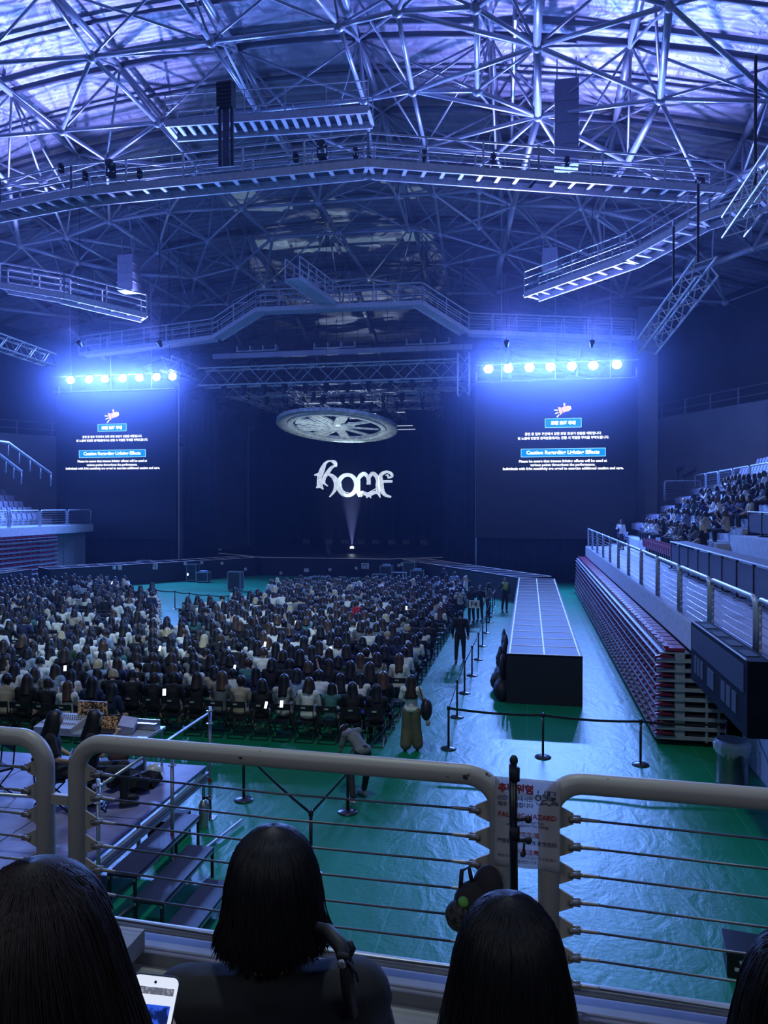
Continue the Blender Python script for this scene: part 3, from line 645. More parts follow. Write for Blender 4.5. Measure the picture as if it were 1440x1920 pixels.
# upper ribs (along the hall) and purlins (across), on the upper surface
ribs_x = [AX + k * 6.4 for k in range(-7, 8)]
pur_y = [-6 + k * 6.0 for k in range(0, 15)]
def tp(x, y, dz=0): return Vector((x, y, zt(x, y) + dz))
for x in ribs_x:
    if zt(x, 30) < 15.5: continue
    for y0_, y1_ in zip(pur_y, pur_y[1:]):
        if zt(x, y1_) < 13.5 or zt(x, y0_) < 13.5: continue
        addpart('rib', [tp(x, y0_), tp(x, (y0_ + y1_) / 2), tp(x, y1_)], .19, 10)
for y in pur_y:
    for xa_, xb_ in zip(ribs_x, ribs_x[1:]):
        if zt(xa_, y) < 13.5 or zt(xb_, y) < 13.5: continue
        addpart('purlin', [tp(xa_, y, .12), tp((xa_ + xb_) / 2, y, .12), tp(xb_, y, .12)], .17, 8)
        ym = y + 3
        addpart('secondary_purlin', [tp(xa_, ym, .32), tp((xa_ + xb_) / 2, ym, .32), tp(xb_, ym, .32)], .10, 6)
# web: every lower node fans up to the four nearest upper nodes
TOPN = [tp(x, y) for x in ribs_x for y in pur_y if zt(x, y) > 13.5]
for k, p in BN.items():
    near = sorted(TOPN, key=lambda q: (q.x - p.x) ** 2 + (q.y - p.y) ** 2)[:4]
    for q in near: addpart('web_strut', [p, q], .065, 6)
# lower grid infill near links: thin ties between close lower nodes
ks = list(BN)
for i in range(len(ks)):
    for j in range(i + 1, len(ks)):
        a, b_ = BN[ks[i]], BN[ks[j]]
        if (a - b_).length < 4.6 and (ks[i], ks[j]) not in done and (ks[j], ks[i]) not in done: addpart('brace', [a, b_], .05, 6)
random.seed(2)
# end-wall steelwork: uprights and diagonals behind the stage
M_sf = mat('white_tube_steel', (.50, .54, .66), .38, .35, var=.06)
M_sfd = mat('dark_purlin_paint', (.22, .25, .34), .5, .2, var=.06)  # darker blue-grey paint of the purlins and end-wall steel
bykind = {}
for p in parts: bykind.setdefault(p[0], []).append(p)
for kind, lst in bykind.items():
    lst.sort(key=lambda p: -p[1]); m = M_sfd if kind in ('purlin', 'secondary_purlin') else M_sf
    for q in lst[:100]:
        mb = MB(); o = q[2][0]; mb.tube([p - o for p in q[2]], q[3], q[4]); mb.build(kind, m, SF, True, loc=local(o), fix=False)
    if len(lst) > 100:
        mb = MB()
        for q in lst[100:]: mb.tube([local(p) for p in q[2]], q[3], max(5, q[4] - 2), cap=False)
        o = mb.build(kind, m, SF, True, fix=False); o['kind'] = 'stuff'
nl = sorted(BN.items(), key=lambda kv: kv[1].length)
ball = MB(); ball.ell((0, 0, 0), (.26, .26, .26), 12, 8); ball_me = ball.mesh('node_joint', M_sf, True)
for k, p in nl[:96]:
    o = bpy.data.objects.new('node_joint', ball_me); COL.objects.link(o); o.parent = SF; o.location = local(p)
# far steel screen behind the stage
FS = empty('end_wall_steelwork', (AX, 84, 0), label='grey steel uprights and diagonals of the far end wall above the stage', cat='steelwork'); FS['kind'] = 'structure'
xs = [AX + i * 3.6 for i in range(-8, 9)]
for i, x in enumerate(xs):
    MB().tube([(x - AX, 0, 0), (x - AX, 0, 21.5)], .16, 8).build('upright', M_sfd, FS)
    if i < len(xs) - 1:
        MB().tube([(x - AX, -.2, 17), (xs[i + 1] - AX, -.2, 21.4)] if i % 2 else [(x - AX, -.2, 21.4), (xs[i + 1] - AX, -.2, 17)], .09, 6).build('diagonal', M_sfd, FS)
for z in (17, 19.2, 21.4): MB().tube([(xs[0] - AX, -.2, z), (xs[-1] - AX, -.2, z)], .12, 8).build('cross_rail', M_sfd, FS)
# translucent roof lights at the far centre of the roof: pale patches between the purlins
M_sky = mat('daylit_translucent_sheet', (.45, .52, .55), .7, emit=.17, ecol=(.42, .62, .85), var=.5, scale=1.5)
N, L, b = nodes(M_sky)
SK = [(415,375,508,395),(410,355,470,372),(480,335,522,350),(500,378,540,392),(470,450,530,468),(540,452,590,472),(560,462,640,470),(640,446,700,462),(690,444,735,458),(730,362,775,372),(725,350,790,362),(570,368,620,378),(590,395,640,402),(700,330,760,342),(560,290,590,300),(610,410,650,420),(745,430,800,452),(430,340,470,352)]
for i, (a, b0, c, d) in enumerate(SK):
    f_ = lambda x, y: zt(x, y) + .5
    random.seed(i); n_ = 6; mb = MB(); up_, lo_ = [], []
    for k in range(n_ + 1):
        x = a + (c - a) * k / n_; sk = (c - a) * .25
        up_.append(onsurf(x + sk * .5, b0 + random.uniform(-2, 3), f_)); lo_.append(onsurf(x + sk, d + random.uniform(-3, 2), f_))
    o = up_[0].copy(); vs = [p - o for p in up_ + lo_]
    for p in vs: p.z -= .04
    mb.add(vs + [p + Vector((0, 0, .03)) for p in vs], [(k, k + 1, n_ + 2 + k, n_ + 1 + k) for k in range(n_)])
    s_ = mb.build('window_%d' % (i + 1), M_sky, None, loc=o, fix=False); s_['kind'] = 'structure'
# ================================================================ WALKWAYS under the roof
M_walk = mat('walkway_steel', (.58, .62, .70), .5, .15)
def walkway(name, pix, zz, label, wd=1.1, rung=None, rail=1.15, posts=1.6, levels=None, truss_under=False):
    pts = [fl(px, py, z) for (px, py), z in zip(pix, zz)]
    w_ = empty(name, pts[0], label=label, cat='walkway'); o = pts[0]
    tr = 1.7 if o.length > 44 else 1.0; pts = [p - o for p in pts]; k = 0
    for a, b_ in zip(pts, pts[1:]):
        d = (b_ - a).normalized(); nn = Vector((-d.y, d.x, 0)).normalized(); n = max(1, int((b_ - a).length / posts))
        if rung:
            # two channel stringers with open rungs between, seen from below, and a grating on top
            for s_ in (0, 1): MB().bar(a + nn * wd * s_, b_ + nn * wd * s_, .09, .34).build('stringer', M_walk, w_)
            m_ = int((b_ - a).length / rung)
            for i in range(m_ + 1):
                if len([c for c in w_.children if c.name.startswith('rung')]) < 100:
                    q = a + (b_ - a) * (i / m_); MB().bar(q, q + nn * wd, .16, .10).build('rung', M_walk, w_)
            MB().bar(a + nn * wd * .5 + Vector((0, 0, .2)), b_ + nn * wd * .5 + Vector((0, 0, .2)), wd, .04).build('deck_grating', M_sfd, w_)
        else:
            MB().bar(a + nn * wd * .5, b_ + nn * wd * .5, wd, .08).build('deck', M_walk, w_)
            for s_ in (0, 1): MB().bar(a + nn * wd * s_, b_ + nn * wd * s_, .06, .30).build('edge_channel', M_walk, w_)
        for s_ in (0, 1):
            q = MB()
            for h in (rail, rail * .66, rail * .33): q.tube([a + nn * wd * s_ + Vector((0, 0, h + .15)), b_ + nn * wd * s_ + Vector((0, 0, h + .15))], .028 * tr if h == rail else .018 * tr, 6)
            q.build('handrail', M_walk, w_)
            for i in range(n + 1):
                if len([c for c in w_.children if c.name.startswith('post')]) < 100:
                    p = a + (b_ - a) * (i / n) + nn * wd * s_; MB().tube([p, p + Vector((0, 0, rail + .15))], .028 * tr, 6).build('post', M_walk, w_)
    return w_
walkway('roof_walkway', [(-120, 412), (0, 388), (133, 362), (690, 306), (1010, 330), (1360, 356)], [20] * 6, 'wide lighting walkway with open rungs crossing the hall under the roof', 1.2, rung=.85, posts=2.4)
walkway('roof_walkway', [(480, 580), (792, 567)], [18.6, 18.6], 'middle piece of the far walkway above the stage', 1.0)
walkway('walkway_stair', [(398, 632), (480, 580)], [17.3, 18.6], 'short stair joining the far walkway pieces over the left of the stage', .9)
walkway('walkway_stair', [(792, 567), (880, 622)], [18.6, 17.3], 'short stair joining the far walkway pieces over the right of the stage', .9)
walkway('roof_walkway', [(148, 664), (398, 632)], [16.6, 17.3], 'left piece of the far walkway above the left video screen', .9)
walkway('roof_walkway', [(880, 622), (1192, 634)], [17.3, 16.8], 'right piece of the far walkway above the right video screen', .9)
walkway('walkway_stair', [(562, 520), (638, 574)], [19.4, 18.7], 'ladder like stair with a boxed landing rising from the far walkway', 1.1, posts=.9)
walkway('roof_walkway', [(310, 232), (690, 205)], [23.2, 23.2], 'upper walkway piece close under the roof above the main walkway', 1.4, posts=1.8, rung=.5)
walkway('roof_walkway', [(0, 535), (120, 555), (275, 592)], [18, 17.5, 17.0], 'walkway under the roof above the left stand', 1.2, rung=.9)
walkway('roof_walkway', [(1440, 390), (1330, 425), (1200, 495), (1010, 560)], [18.4, 18.2, 17.8, 17.4], 'curving walkway under the roof above the right stand', 1.3, rung=.9)
# slanting truss ladders hung at both sides
def slant(a, b_, label): return trussobj(a, b_, label, .75, .045, .6, hang=False)
slant(dep(1325, 500, 27), dep(1212, 650, 34), 'bright slanting lighting truss hanging at the right of the roof')
slant(dep(1470, 290, 22), dep(1375, 425, 27), 'lighting truss piece hanging at the top right edge')
slant(dep(-40, 628, 40), dep(95, 676, 46), 'bright lighting truss hanging above the left stand')
for (px, y0_, y1_, Z, lb_) in ((1417, 105, 345, 24, 'longest dark hoist cable at the right edge of the roof'), (1309, 345, 495, 28, 'dark hoist cable above the slanting truss'), (1263, 425, 560, 31, 'short dark hoist cable left of the slanting truss')):
    a = dep(px, y0_, Z); b_ = Vector((a.x, a.y, dep(px, y1_, Z).z)); mb = MB(); mb.tube([(0, 0, 0), b_ - a], .05, 6); tag(mb.build('hoist_cable', M_black, None, loc=a), lb_, 'cable')
# black loudspeaker box on its mast at the walkway
a = dep(424, 310, 33); t = dep(424, 205, 33); mast = empty('mast_with_box', a, label='dark mast carrying a black slatted box above the walkway', cat='mast')
h = t.z - a.z
for s_ in (-.28, .28): MB().box((s_, 0, h / 2), (.12, .12, h)).build('mast_leg', M_black, mast)
mb = MB(); mb.box((0, 0, h / 2), (.3, .1, h)); mb.build('mast_panel', mat('navy_steel', (.05, .06, .12), .5), mast)
mb = MB(); mb.box((0, 0, h + .55), (.7, .5, 1.1)); 
for k in range(6): mb.box((0, -.27, h + .15 + k * .17), (.62, .05, .05))
mb.build('slatted_box', M_black, mast)
# hanging duct boxes
for (x0_, y0_, x1_, y1_, Z, lb_, m_) in ((1040, 150, 1085, 310, 36, 'tall dark duct box hanging right of the roof ridge', M_sfd), (220, 478, 252, 545, 48, 'pale hanging duct box above the left stand', M_steeld), (1017, 465, 1045, 505, 46, 'pale hanging duct box in the right of the roof', M_steeld)):
    a = dep(x0_, y1_, Z); b_ = dep(x1_, y0_, Z); mb = MB(); mb.box2((0, 0, 0), (b_.x - a.x, .9, b_.z - a.z))
    for k in range(1, 4): z = (b_.z - a.z) * k / 4; mb.box2((-.03, -.03, z - .03), (b_.x - a.x + .03, .93, z + .03))
    for k in (0.1, .9): mb.tube([((b_.x - a.x) * k, .4, b_.z - a.z), ((b_.x - a.x) * k, .4, b_.z - a.z + 1.2)], .03, 5)
    tag(mb.build('duct_box', m_, None, loc=a), lb_, 'duct')
# ridge box beam
rb_ = MB(); a = onsurf(990, 10, zt); b_ = onsurf(975, 290, zt); truss(rb_, (0, 0, 0), b_ - a, 1.1, .09, 1.6); tag(rb_.build('ridge_truss', M_sf, SF, loc=local(a), fix=False))
# dark spotlights standing on the main walkway
sp_ = MB(); sp_.box((0, 0, .12), (.45, .45, .22)); sp_.bar((-.28, 0, .2), (-.28, 0, .75), .06, .12); sp_.bar((.28, 0, .2), (.28, 0, .75), .06, .12)
sp_.lathe([(.16, -.35), (.24, -.2), (.26, .3), (.2, .34)], (0, 0, .7), 12, M=Matrix.Rotation(R(70), 3, 'X')); sp_me = sp_.mesh('spotlight', M_black)
for i, (px, py) in enumerate(((115, 318), (160, 332), (208, 326), (262, 328), (555, 298), (604, 292), (667, 290), (796, 294), (872, 330), (925, 300), (1063, 306), (1312, 354))):
    p = fl(px, py + 6, 20.35); o = bpy.data.objects.new('spotlight', sp_me); COL.objects.link(o); o.location = p
    o.scale = (.75,) * 3 if i in (2, 5, 8, 11) else (.42,) * 3
    tag(o, 'small dark spotlight on the wide roof walkway, %s from the left' % nth(i + 1), 'spotlight', 'spotlights on the roof walkway')
# ================================================================ STANDS
M_riser = mat('pale_riser_steel', (.38, .42, .52), .5, .2)
M_maroon = mat('maroon_plastic', (.20, .015, .055), .4)
M_lilac = mat('pale_lilac_plastic', (.36, .36, .52), .4)
M_slab = mat('painted_concrete', (.50, .54, .62), .7, bump=.1, bscale=8)
M_walkf = mat('walkway_floor_paint', (.34, .35, .50), .45, var=.25, scale=1.2)
def guard_rail(a, b_, zr, h, label, r=.045, ncab=7, name='guard_rail', side=1, gap=.09, group=None, mats=None):
    """round-cornered tube frame with horizontal cables from a to b (plan), standing at zr"""
    mm = mats or (M_steel, M_galv)
    a = Vector((*a, zr)); b_ = Vector((*b_, zr)); d = (b_ - a).normalized(); a = a + d * gap; b_ = b_ - d * gap
    o = empty(name, a, label=label, cat='guard rail', group=group) if group else empty(name, a, label=label, cat='guard rail')
    Ln = (b_ - a).length; rc = .16; pts = [Vector((0, 0, 0))]
    for k in range(7):
        t = R(90) * k / 6; pts.append(d * (rc - rc * math.cos(t)) + Vector((0, 0, h - rc + rc * math.sin(t))))
    for k in range(7):
        t = R(90) * (1 - k / 6); pts.append(d * (Ln - rc + rc * math.cos(t)) + Vector((0, 0, h - rc + rc * math.sin(t))))
    pts.append(d * Ln); MB().tube(pts, r, 12).build('frame', mm[0], o, True)
    for i in range(ncab):
        z = h * (.12 + .76 * i / (ncab - 1)); MB().tube([d * .05 + Vector((0, 0, z)), d * (Ln / 2) + Vector((0, 0, z - .012)), d * (Ln - .05) + Vector((0, 0, z))], .008, 5).build('cable', mm[1], o)
    mb = MB()
    for i in range(ncab):
        z = h * (.12 + .76 * i / (ncab - 1))
        for s_ in (0, 1): q = d * (Ln * s_) + d * (.06 * (1 - 2 * s_)); mb.bar(q + Vector((0, 0, z)), q + d * (.06 * (1 - 2 * s_)) + Vector((0, 0, z)), .03, .05)
    mb.build('cable_brackets', mm[0], o)
    return o
# ---- right stand
RS = MB().box2((3.5, 3.2, 2.2), (6.0, 47.6, 2.8)); o = RS.build('floor_right_walkway', [M_slab]); o['kind'] = 'structure'
o = MB().box2((3.52, 3.2, 2.8), (6.0, 47.5, 2.815)).build('floor_right_walkway_paint', M_walkf); o['kind'] = 'structure'
o = MB().box2((4.5, 3.5, 0), (5.0, 17.0, 2.2)).build('wall_right_lower', M_slab); o['kind'] = 'structure'
o = MB().box2((5.2, 17.0, 0), (5.5, 47.6, 2.2)).build('wall_right_under_walkway', M_walld); o['kind'] = 'structure'
mb = MB()
for k in range(7): mb.box2((5.15 + .9 * k, 29.8, 2.2), (6.05 + .9 * k + (.3 if k == 6 else 0), 51.5, 2.82 + .55 * k))
o = mb.build('stand_terrace_right', M_conc); o['kind'] = 'structure'
mb = MB(); mb.box2((7.4, 5, 2.2), (9.2, 29.7, 4.25)); mb.box2((9.2, 5, 2.2), (11.5, 29.7, 4.9)); pass
o = mb.build('terrace_block_right', M_conc); o['kind'] = 'structure'
mb = MB()
for k in range(5): mb.box2((11.3 + .9 * k, 30, 2.2), (12.2 + .9 * k, 51.5 - k, 6.6 + .55 * k))
o = mb.build('upper_terrace_right', M_conc); o['kind'] = 'structure'
edges = [9.7 + 3.1 * i for i in range(-2, 13)]
for i, (y0_, y1_) in enumerate(zip(edges, edges[1:])):
    guard_rail((3.6, y0_), (3.6, min(y1_, 47.4)), 2.815, 1.08, 'white tube guard rail edging the right walkway, %s panel from the near end' % nth(i + 1), group='guard rails of the right walkway')
for i in range(5): guard_rail((10.45, 35.5 + 3 * i), (10.45, 38.5 + 3 * i), 6.12, 1.1, 'white tube guard rail above the right crowd, %s panel from the near end' % nth(i + 1), group='guard rails above the right crowd')
guard_rail((8.6, 51.0), (11.0, 51.0), 5.6, 1.3, 'short white guard rail at the far top corner of the right stand')
# desks
M_desk = mat('grey_desk_top', (.30, .32, .42), .4); M_pan = mat('dark_desk_panel', (.025, .03, .07), .55)
def desk(x, y0_, y1_, z, h, label):
    d_ = empty('counter_desk', (x, y0_, z - h), label=label, cat='counter desk'); n = int((y1_ - y0_) / 1.5)
    MB().box2((-.03, 0, h - .04), (.62, y1_ - y0_, h)).build('desk_top', M_desk, d_)
    MB().tube([(-.03, 0, h - .02), (-.03, y1_ - y0_, h - .02)], .025, 8).build('edge_tube', M_steel, d_)
    for i in range(n):
        MB().box2((.0, (y1_ - y0_) * i / n + .07, .12), (.03, (y1_ - y0_) * (i + 1) / n - .07, h - .1)).build('front_panel', M_pan, d_)
    for i in range(n + 1): 
        y = (y1_ - y0_) * i / n; MB().box2((-.02, y - .035, .0), (.05, y + .035, h - .05)).build('post', M_black, d_); MB().box2((-.1, y - .1, 0), (.3, y + .1, .03)).build('foot', M_black, d_)
desk(5.5, 4.5, 30.7, 3.95, 1.08, 'long grey counter desk with dark front panels along the right walkway')
desk(8.0, 6, 29.6, 5.13, .87, 'upper grey counter desk with dark front panels above the concrete ledge')
tag(MB().box2((0, 0, 0), (.9, 1.1, .55)).build('concrete_plinth', M_conc, None, loc=(6.4, 28.3, 2.82)), 'pale concrete plinth between the two counter desks', 'plinth')
# scoreboard
sb = empty('scoreboard', (3.13, 11.6, 2.0), label='dark boxed electronic scoreboard hung on the edge of the right walkway', cat='scoreboard')
M_sb = mat('navy_scoreboard_case', (.006, .008, .022), .7, spec=.12)
MB().box2((0, 0, 0), (.34, 3.8, 1.12)).build('case', M_sb, sb)
M_grid = mat('led_dot_grid', (.035, .045, .10), .5, var=.6, scale=60); M_seg = mat('digit_window', (.07, .08, .14), .5, var=.3, scale=40)
MB().box2((-.012, .15, .62), (0, 3.65, 1.04)).build('dot_matrix', M_grid, sb)
for y0_, y1_ in ((.55, .8), (.88, 1.13), (1.21, 1.46), (1.95, 2.4), (2.75, 2.95), (3.02, 3.2), (3.27, 3.45)): MB().box2((-.014, y0_, .2), (0, y1_, .52)).build('digit_window', M_seg, sb)
for y0_ in (.35, 1.2, 2.05, 2.9): MB().box2((.08, y0_, 1.12), (.27, y0_ + .5, 1.13)).build('top_vent', M_black, sb)
MB().tube([(0, .05, 1.13), (0, 3.75, 1.13)], .015, 6).build('top_edge', M_steel, sb)
# retractable seating banks
def bank(name, sgn, xf, y0_, y1_, n, pz, label, xb):
    bk = empty(name, (xf, y0_, 0), label=label, cat='retractable seating'); Ln = y1_ - y0_
    for i in range(n):
        z = .14 + pz * i
        MB().box2((sgn * .015 * i, 0, z), (sgn * .05 + sgn * .015 * i, Ln, z + pz * .36)).build('riser', M_riser, bk)
        MB().box2((sgn * .05, .02, z + pz * .30), (sgn * xb, Ln, z + pz * .36)).build('deck', M_steeld, bk)
        m_ = MB(); k = int(Ln / .52)
        for j in range(k):
            y = Ln * (j + .5) / k; m_.box((sgn * (.10 + .015 * i), y, z + pz * .62), (.16, .42, pz * .34)); m_.box((sgn * (.02 + .015 * i), y, z + pz * .56), (.07, .2, pz * .12))
        m_.build('folded_seats', M_maroon, bk)
        q = MB(); q.box2((sgn * .02, -.06, z), (sgn * xb, .0, z + pz * .34)); q.build('end_beam', M_riser, bk)
        q = MB(); q.box2((sgn * .4, -.03, z + pz * .36), (sgn * .62, .0, z + pz * .95)); q.build('end_plate', M_riser, bk)
        q = MB(); q.prism([(0, 0), (.42, .03), (.36, .07), (.2, .1), (.14, .17), (.1, .1), (0, .07)], -.1, -.03)
        q.v = [(sgn * v[0] - sgn * .02, v[2], z + pz * .5 + v[1] * .6) for v in q.v]; q.build('end_seat', M_maroon, bk)
    top = .14 + pz * n
    MB().box2((sgn * .1, 0, top - .03), (sgn * xb, Ln, top)).build('top_deck', M_steeld, bk)
    m_ = MB(); k = int(Ln / .52)
    for j in range(k):
        y = Ln * (j + .5) / k; m_.box((sgn * .42, y, top + .06), (.42, .44, .07)); m_.box((sgn * .24, y, top + .11), (.1, .4, .05))
    m_.build('top_folded_seats', M_maroon, bk)
    for x in (1.05, 1.3):
        if x < xb: MB().box2((sgn * x, -.05, .1), (sgn * x + .05, .0, top * .62)).build('upright', M_riser, bk)
    return bk
bank('seating_bank', 1, 2.83, 17.6, 47.3, 9, .215, 'closed bank of maroon retractable seats along the right of the hall floor', 1.5)
bank('seating_bank', -1, -31.9, 22, 46.5, 10, .30, 'closed bank of retractable seats below the left stand', 1.5)
# ---- left stand
mb = MB().box2((-36.5, 8, 3.3), (-32.7, 52, 3.85)); o = mb.build('floor_left_walkway', M_slab); o['kind'] = 'structure'
mb = MB()
for k in range(7): mb.box2((-35.0 - .9 * (k + 1) - (2.5 if k == 6 else 0), 8, 3.0), (-35.0 - .9 * k, 51.5, 3.87 + .44 * k))
o = mb.build('stand_terrace_left', M_conc); o['kind'] = 'structure'
o = MB().box2((-33.8, 46.6, 0), (-33.4, 52, 3.3)).build('wall_left_lower', M_wall); o['kind'] = 'structure'
o = MB().box2((-33.4, 49.2, 0), (-33.3, 50.4, 2.6)).build('door_1', mat('pale_door', (.36, .38, .48), .5)); o['kind'] = 'structure'
edges = [52 - 3.1 * i for i in range(0, 9)]
for i, (y1_, y0_) in enumerate(zip(edges, edges[1:])):
    guard_rail((-32.85, y0_), (-32.85, y1_), 3.86, 1.1, 'white tube guard rail edging the left stand, %s panel from the stage' % nth(i + 1), group='guard rails of the left stand', ncab=6)
for i in range(5): guard_rail((-40.9, 48 - 3 * i), (-40.9, 51 - 3 * i), 6.52, 1.1, 'guard rail behind the seats of the left stand, %s panel from the stage' % nth(i + 1), group='rear guard rails of the left stand', ncab=6)
# stair handrails up the far corners
for (a, b_, Z, lb_) in (((1280, 892), (1415, 822), 54, 'thick stair handrail climbing at the far right corner, lower one'), ((1268, 882), (1400, 810), 55, 'thick stair handrail climbing at the far right corner, upper one'),
                        ((95, 888), (15, 830), 54, 'thick stair handrail climbing behind the left stand, nearer the stage'), ((40, 884), (-20, 838), 53, 'thick stair handrail climbing behind the left stand, farther from the stage')):
    p = dep(*a, Z); q = dep(*b_, Z - 3); mb = MB(); mb.tube([(0, 0, 0), q - p, q - p + Vector((.0, -2.5, 0))], .11, 8)
    for k in range(5): w_ = (q - p) * (k / 4); mb.tube([w_, w_ - Vector((0, 0, .9))], .05, 6)
    tag(mb.build('stair_handrail', M_steeld, None, True, loc=p), lb_, 'handrail')
# upper concourse rails on the balcony walls
for side, pts, z in (('right', RW, 12.0), ('left', LW, 11.2)):
    pts = pts if side == 'right' else [(-51, 8), (-49.5, 30), (-44.5, 50), (-38.5, 60), (-34, 72)]
    r_ = empty('balcony_rail', (*pts[0], z), label='thin rail with posts on top of the %s balcony wall' % side, cat='rail'); o = Vector((*pts[0], 0))
    mb = MB(); ps = [Vector((*p, 0)) - o for p in pts]
    for h in (.5, 1.1): mb.tube([p + Vector((0, 0, h)) for p in ps], .04, 6)
    mb.build('rail_tubes', M_steeld, r_)
    for a, b_ in zip(ps, ps[1:]):
        n = int((b_ - a).length / 2.6)
        for k in range(n): q = a.lerp(b_, k / n); MB().tube([q, q + Vector((0, 0, 1.15))], .06, 6).build('rail_post', M_steeld, r_)
# ---- seats
def seat_mesh(m_, m2):
    mb = MB(); mb.m = 0
    n = 5
    for i in range(n):
        a = -.21 + .42 * i / n; b_ = -.21 + .42 * (i + 1) / n; f_ = lambda x: -.5 * x * x
        for (z0_, z1_, y0_, y1_) in ((.42, .62, -.16, -.20), (.62, .86, -.20, -.27)):
            vs = [(a, y0_ - f_(a), z0_), (b_, y0_ - f_(b_), z0_), (b_, y1_ - f_(b_), z1_), (a, y1_ - f_(a), z1_)]
            mb.add(vs + [(x, y - .03, z) for x, y, z in vs], [(0, 1, 2, 3), (7, 6, 5, 4), (0, 4, 5, 1), (2, 6, 7, 3), (1, 5, 6, 2), (3, 7, 4, 0)])
    me_back = mb.mesh('backrest', m_)
    mb2 = MB(); mb2.box((0, -.06, .60), (.40, .06, .38)); mb2.box((0, -.02, .60), (.34, .04, .30))
    mb3 = MB(); mb3.box((0, -.16, .22), (.05, .06, .44)); mb3.box((0, -.12, .42), (.40, .05, .05)); mb3.box((-.22, -.1, .55), (.03, .2, .04)); mb3.box((.22, -.1, .55), (.03, .2, .04)); mb3.box((0, -.16, .02), (.16, .16, .03))
    return me_back, mb2.mesh('folded_seat', m_), mb3.mesh('pedestal', m2)
SEATM = {}
for nm, m_ in (('lilac', M_lilac), ('maroon', M_maroon)): SEATM[nm] = seat_mesh(m_, M_black)
MERG = {}
def seat(nm, loc, rz, label, group, full=False):
    # backrest carries the thing, the folded seat and pedestal are its parts
    r_ = bpy.data.objects.new('stadium_seat', SEATM[nm][0]); COL.objects.link(r_); r_.location = loc; r_.rotation_euler.z = rz
    tag(r_, label, 'seat', group)
    if full:
        for me, n_ in ((SEATM[nm][1], 'folded_seat'), (SEATM[nm][2], 'pedestal')):
            c = bpy.data.objects.new(n_, me); COL.objects.link(c); c.parent = r_
ROWW = ['front', 'second', 'third', 'fourth', 'fifth', 'sixth', 'seventh', 'eighth', 'ninth']
RP = []  # right stand people positions
random.seed(21)
for i in range(18):   # maroon front row
    y = 30.9 + .52 * i; seat('maroon', (5.75, y, 2.82), R(90), 'empty maroon flip seat, front row of right stand, %s from near end' % nth(i + 1), 'maroon seats of the right stand', True)
for k in range(1, 6):
    x = 5.75 + .9 * k; z = 2.82 + .55 * k
    ylo, yhi = 30.4 + .2 * k, 44.5 - .35 * k
    if k > 5: yhi -= 3
    i = 0; y = ylo
    while y < yhi:
        if k <= 6 and random.random() < .80: RP.append((k, i, x, y, z))
        y += .62 + random.random() * .35; i += 1
    for j in range(7): 
        yy = 50.8 - .52 * j
        if yy > yhi + 1.5 or k == 0: seat('lilac', (x, yy, z), R(90), 'pale lilac seat near drape, %s row of right stand, %s from far end' % (ROWW[k], nth(j + 1)), 'lilac seats of the right stand', True)
for j in range(7): seat('lilac', (5.75, 50.8 - .52 * j, 2.82), R(90), 'pale lilac seat near drape, front row of right stand, %s from far end' % nth(j + 1), 'lilac seats of the right stand', True)
for k in (0, 1, 2, 3):
    for j in range(16): seat('lilac', (11.9 + .9 * k, 38 + .56 * j, 6.6 + .55 * k), R(90), 'pale seat above the right guard rail, %s row up, %s from the near end' % (ROWW[k], nth(j + 1)), 'upper seats of the right stand')
for k in (0, 1):
    for j in range(7): seat('maroon', (9.4 + .75 * k, 30.4 + .55 * j, 5.0 + .5 * k), R(90), 'maroon seat beside right crowd, %s of two rows, %s from near end' % (('lower', 'upper')[k], nth(j + 1)), 'maroon seats beside the right crowd')
for k in range(7):
    x = -35.5 - .9 * k; z = 3.87 + .44 * k; n = 16 + k
    for j in range(19 - (k > 4) * 2):
        y = 50.9 - .2 * (6 - k) - .56 * j
        if y < 37.5 + k * .8: continue
        seat('lilac', (x, y, z), R(-90), 'pale lilac seat, %s row of the left stand, %s from the stage end' % (ROWW[k], nth(j + 1)), 'seats of the left stand')
yl = MB()
# ================================================================ PEOPLE
def evalmesh(mb, name, voxel, smooth_it=4, ratio=None, mats=None, thin=0):
    me = mb.mesh(name, mats or M_black); o = bpy.data.objects.new(name, me); COL.objects.link(o)
    r_ = o.modifiers.new('r', 'REMESH'); r_.mode = 'VOXEL'; r_.voxel_size = voxel; r_.use_smooth_shade = True
    s_ = o.modifiers.new('s', 'SMOOTH'); s_.iterations = smooth_it; s_.factor = .5
    if ratio: d_ = o.modifiers.new('d', 'DECIMATE'); d_.ratio = ratio
    bpy.context.view_layer.update()
    out = bpy.data.meshes.new_from_object(o.evaluated_get(bpy.context.evaluated_depsgraph_get())); out.name = name
    bpy.data.objects.remove(o); out.materials.clear()
    for m in (mats if isinstance(mats, (list, tuple)) else [mats]): out.materials.append(m)
    out.polygons.foreach_set('use_smooth', [True] * len(out.polygons)); return out
M_skin = mat('skin', (.52, .34, .26), .55, var=.05)
HAIRC = {'black': mat('black_hair', (.008, .008, .010), .5, var=.4, scale=20), 'dark brown': mat('dark_brown_hair', (.022, .014, .011), .5, var=.4, scale=20),
         'brown': mat('brown_hair', (.07, .04, .025), .42, var=.3, scale=20), 'blonde': mat('blonde_hair', (.5, .42, .28), .45, var=.2, scale=20)}
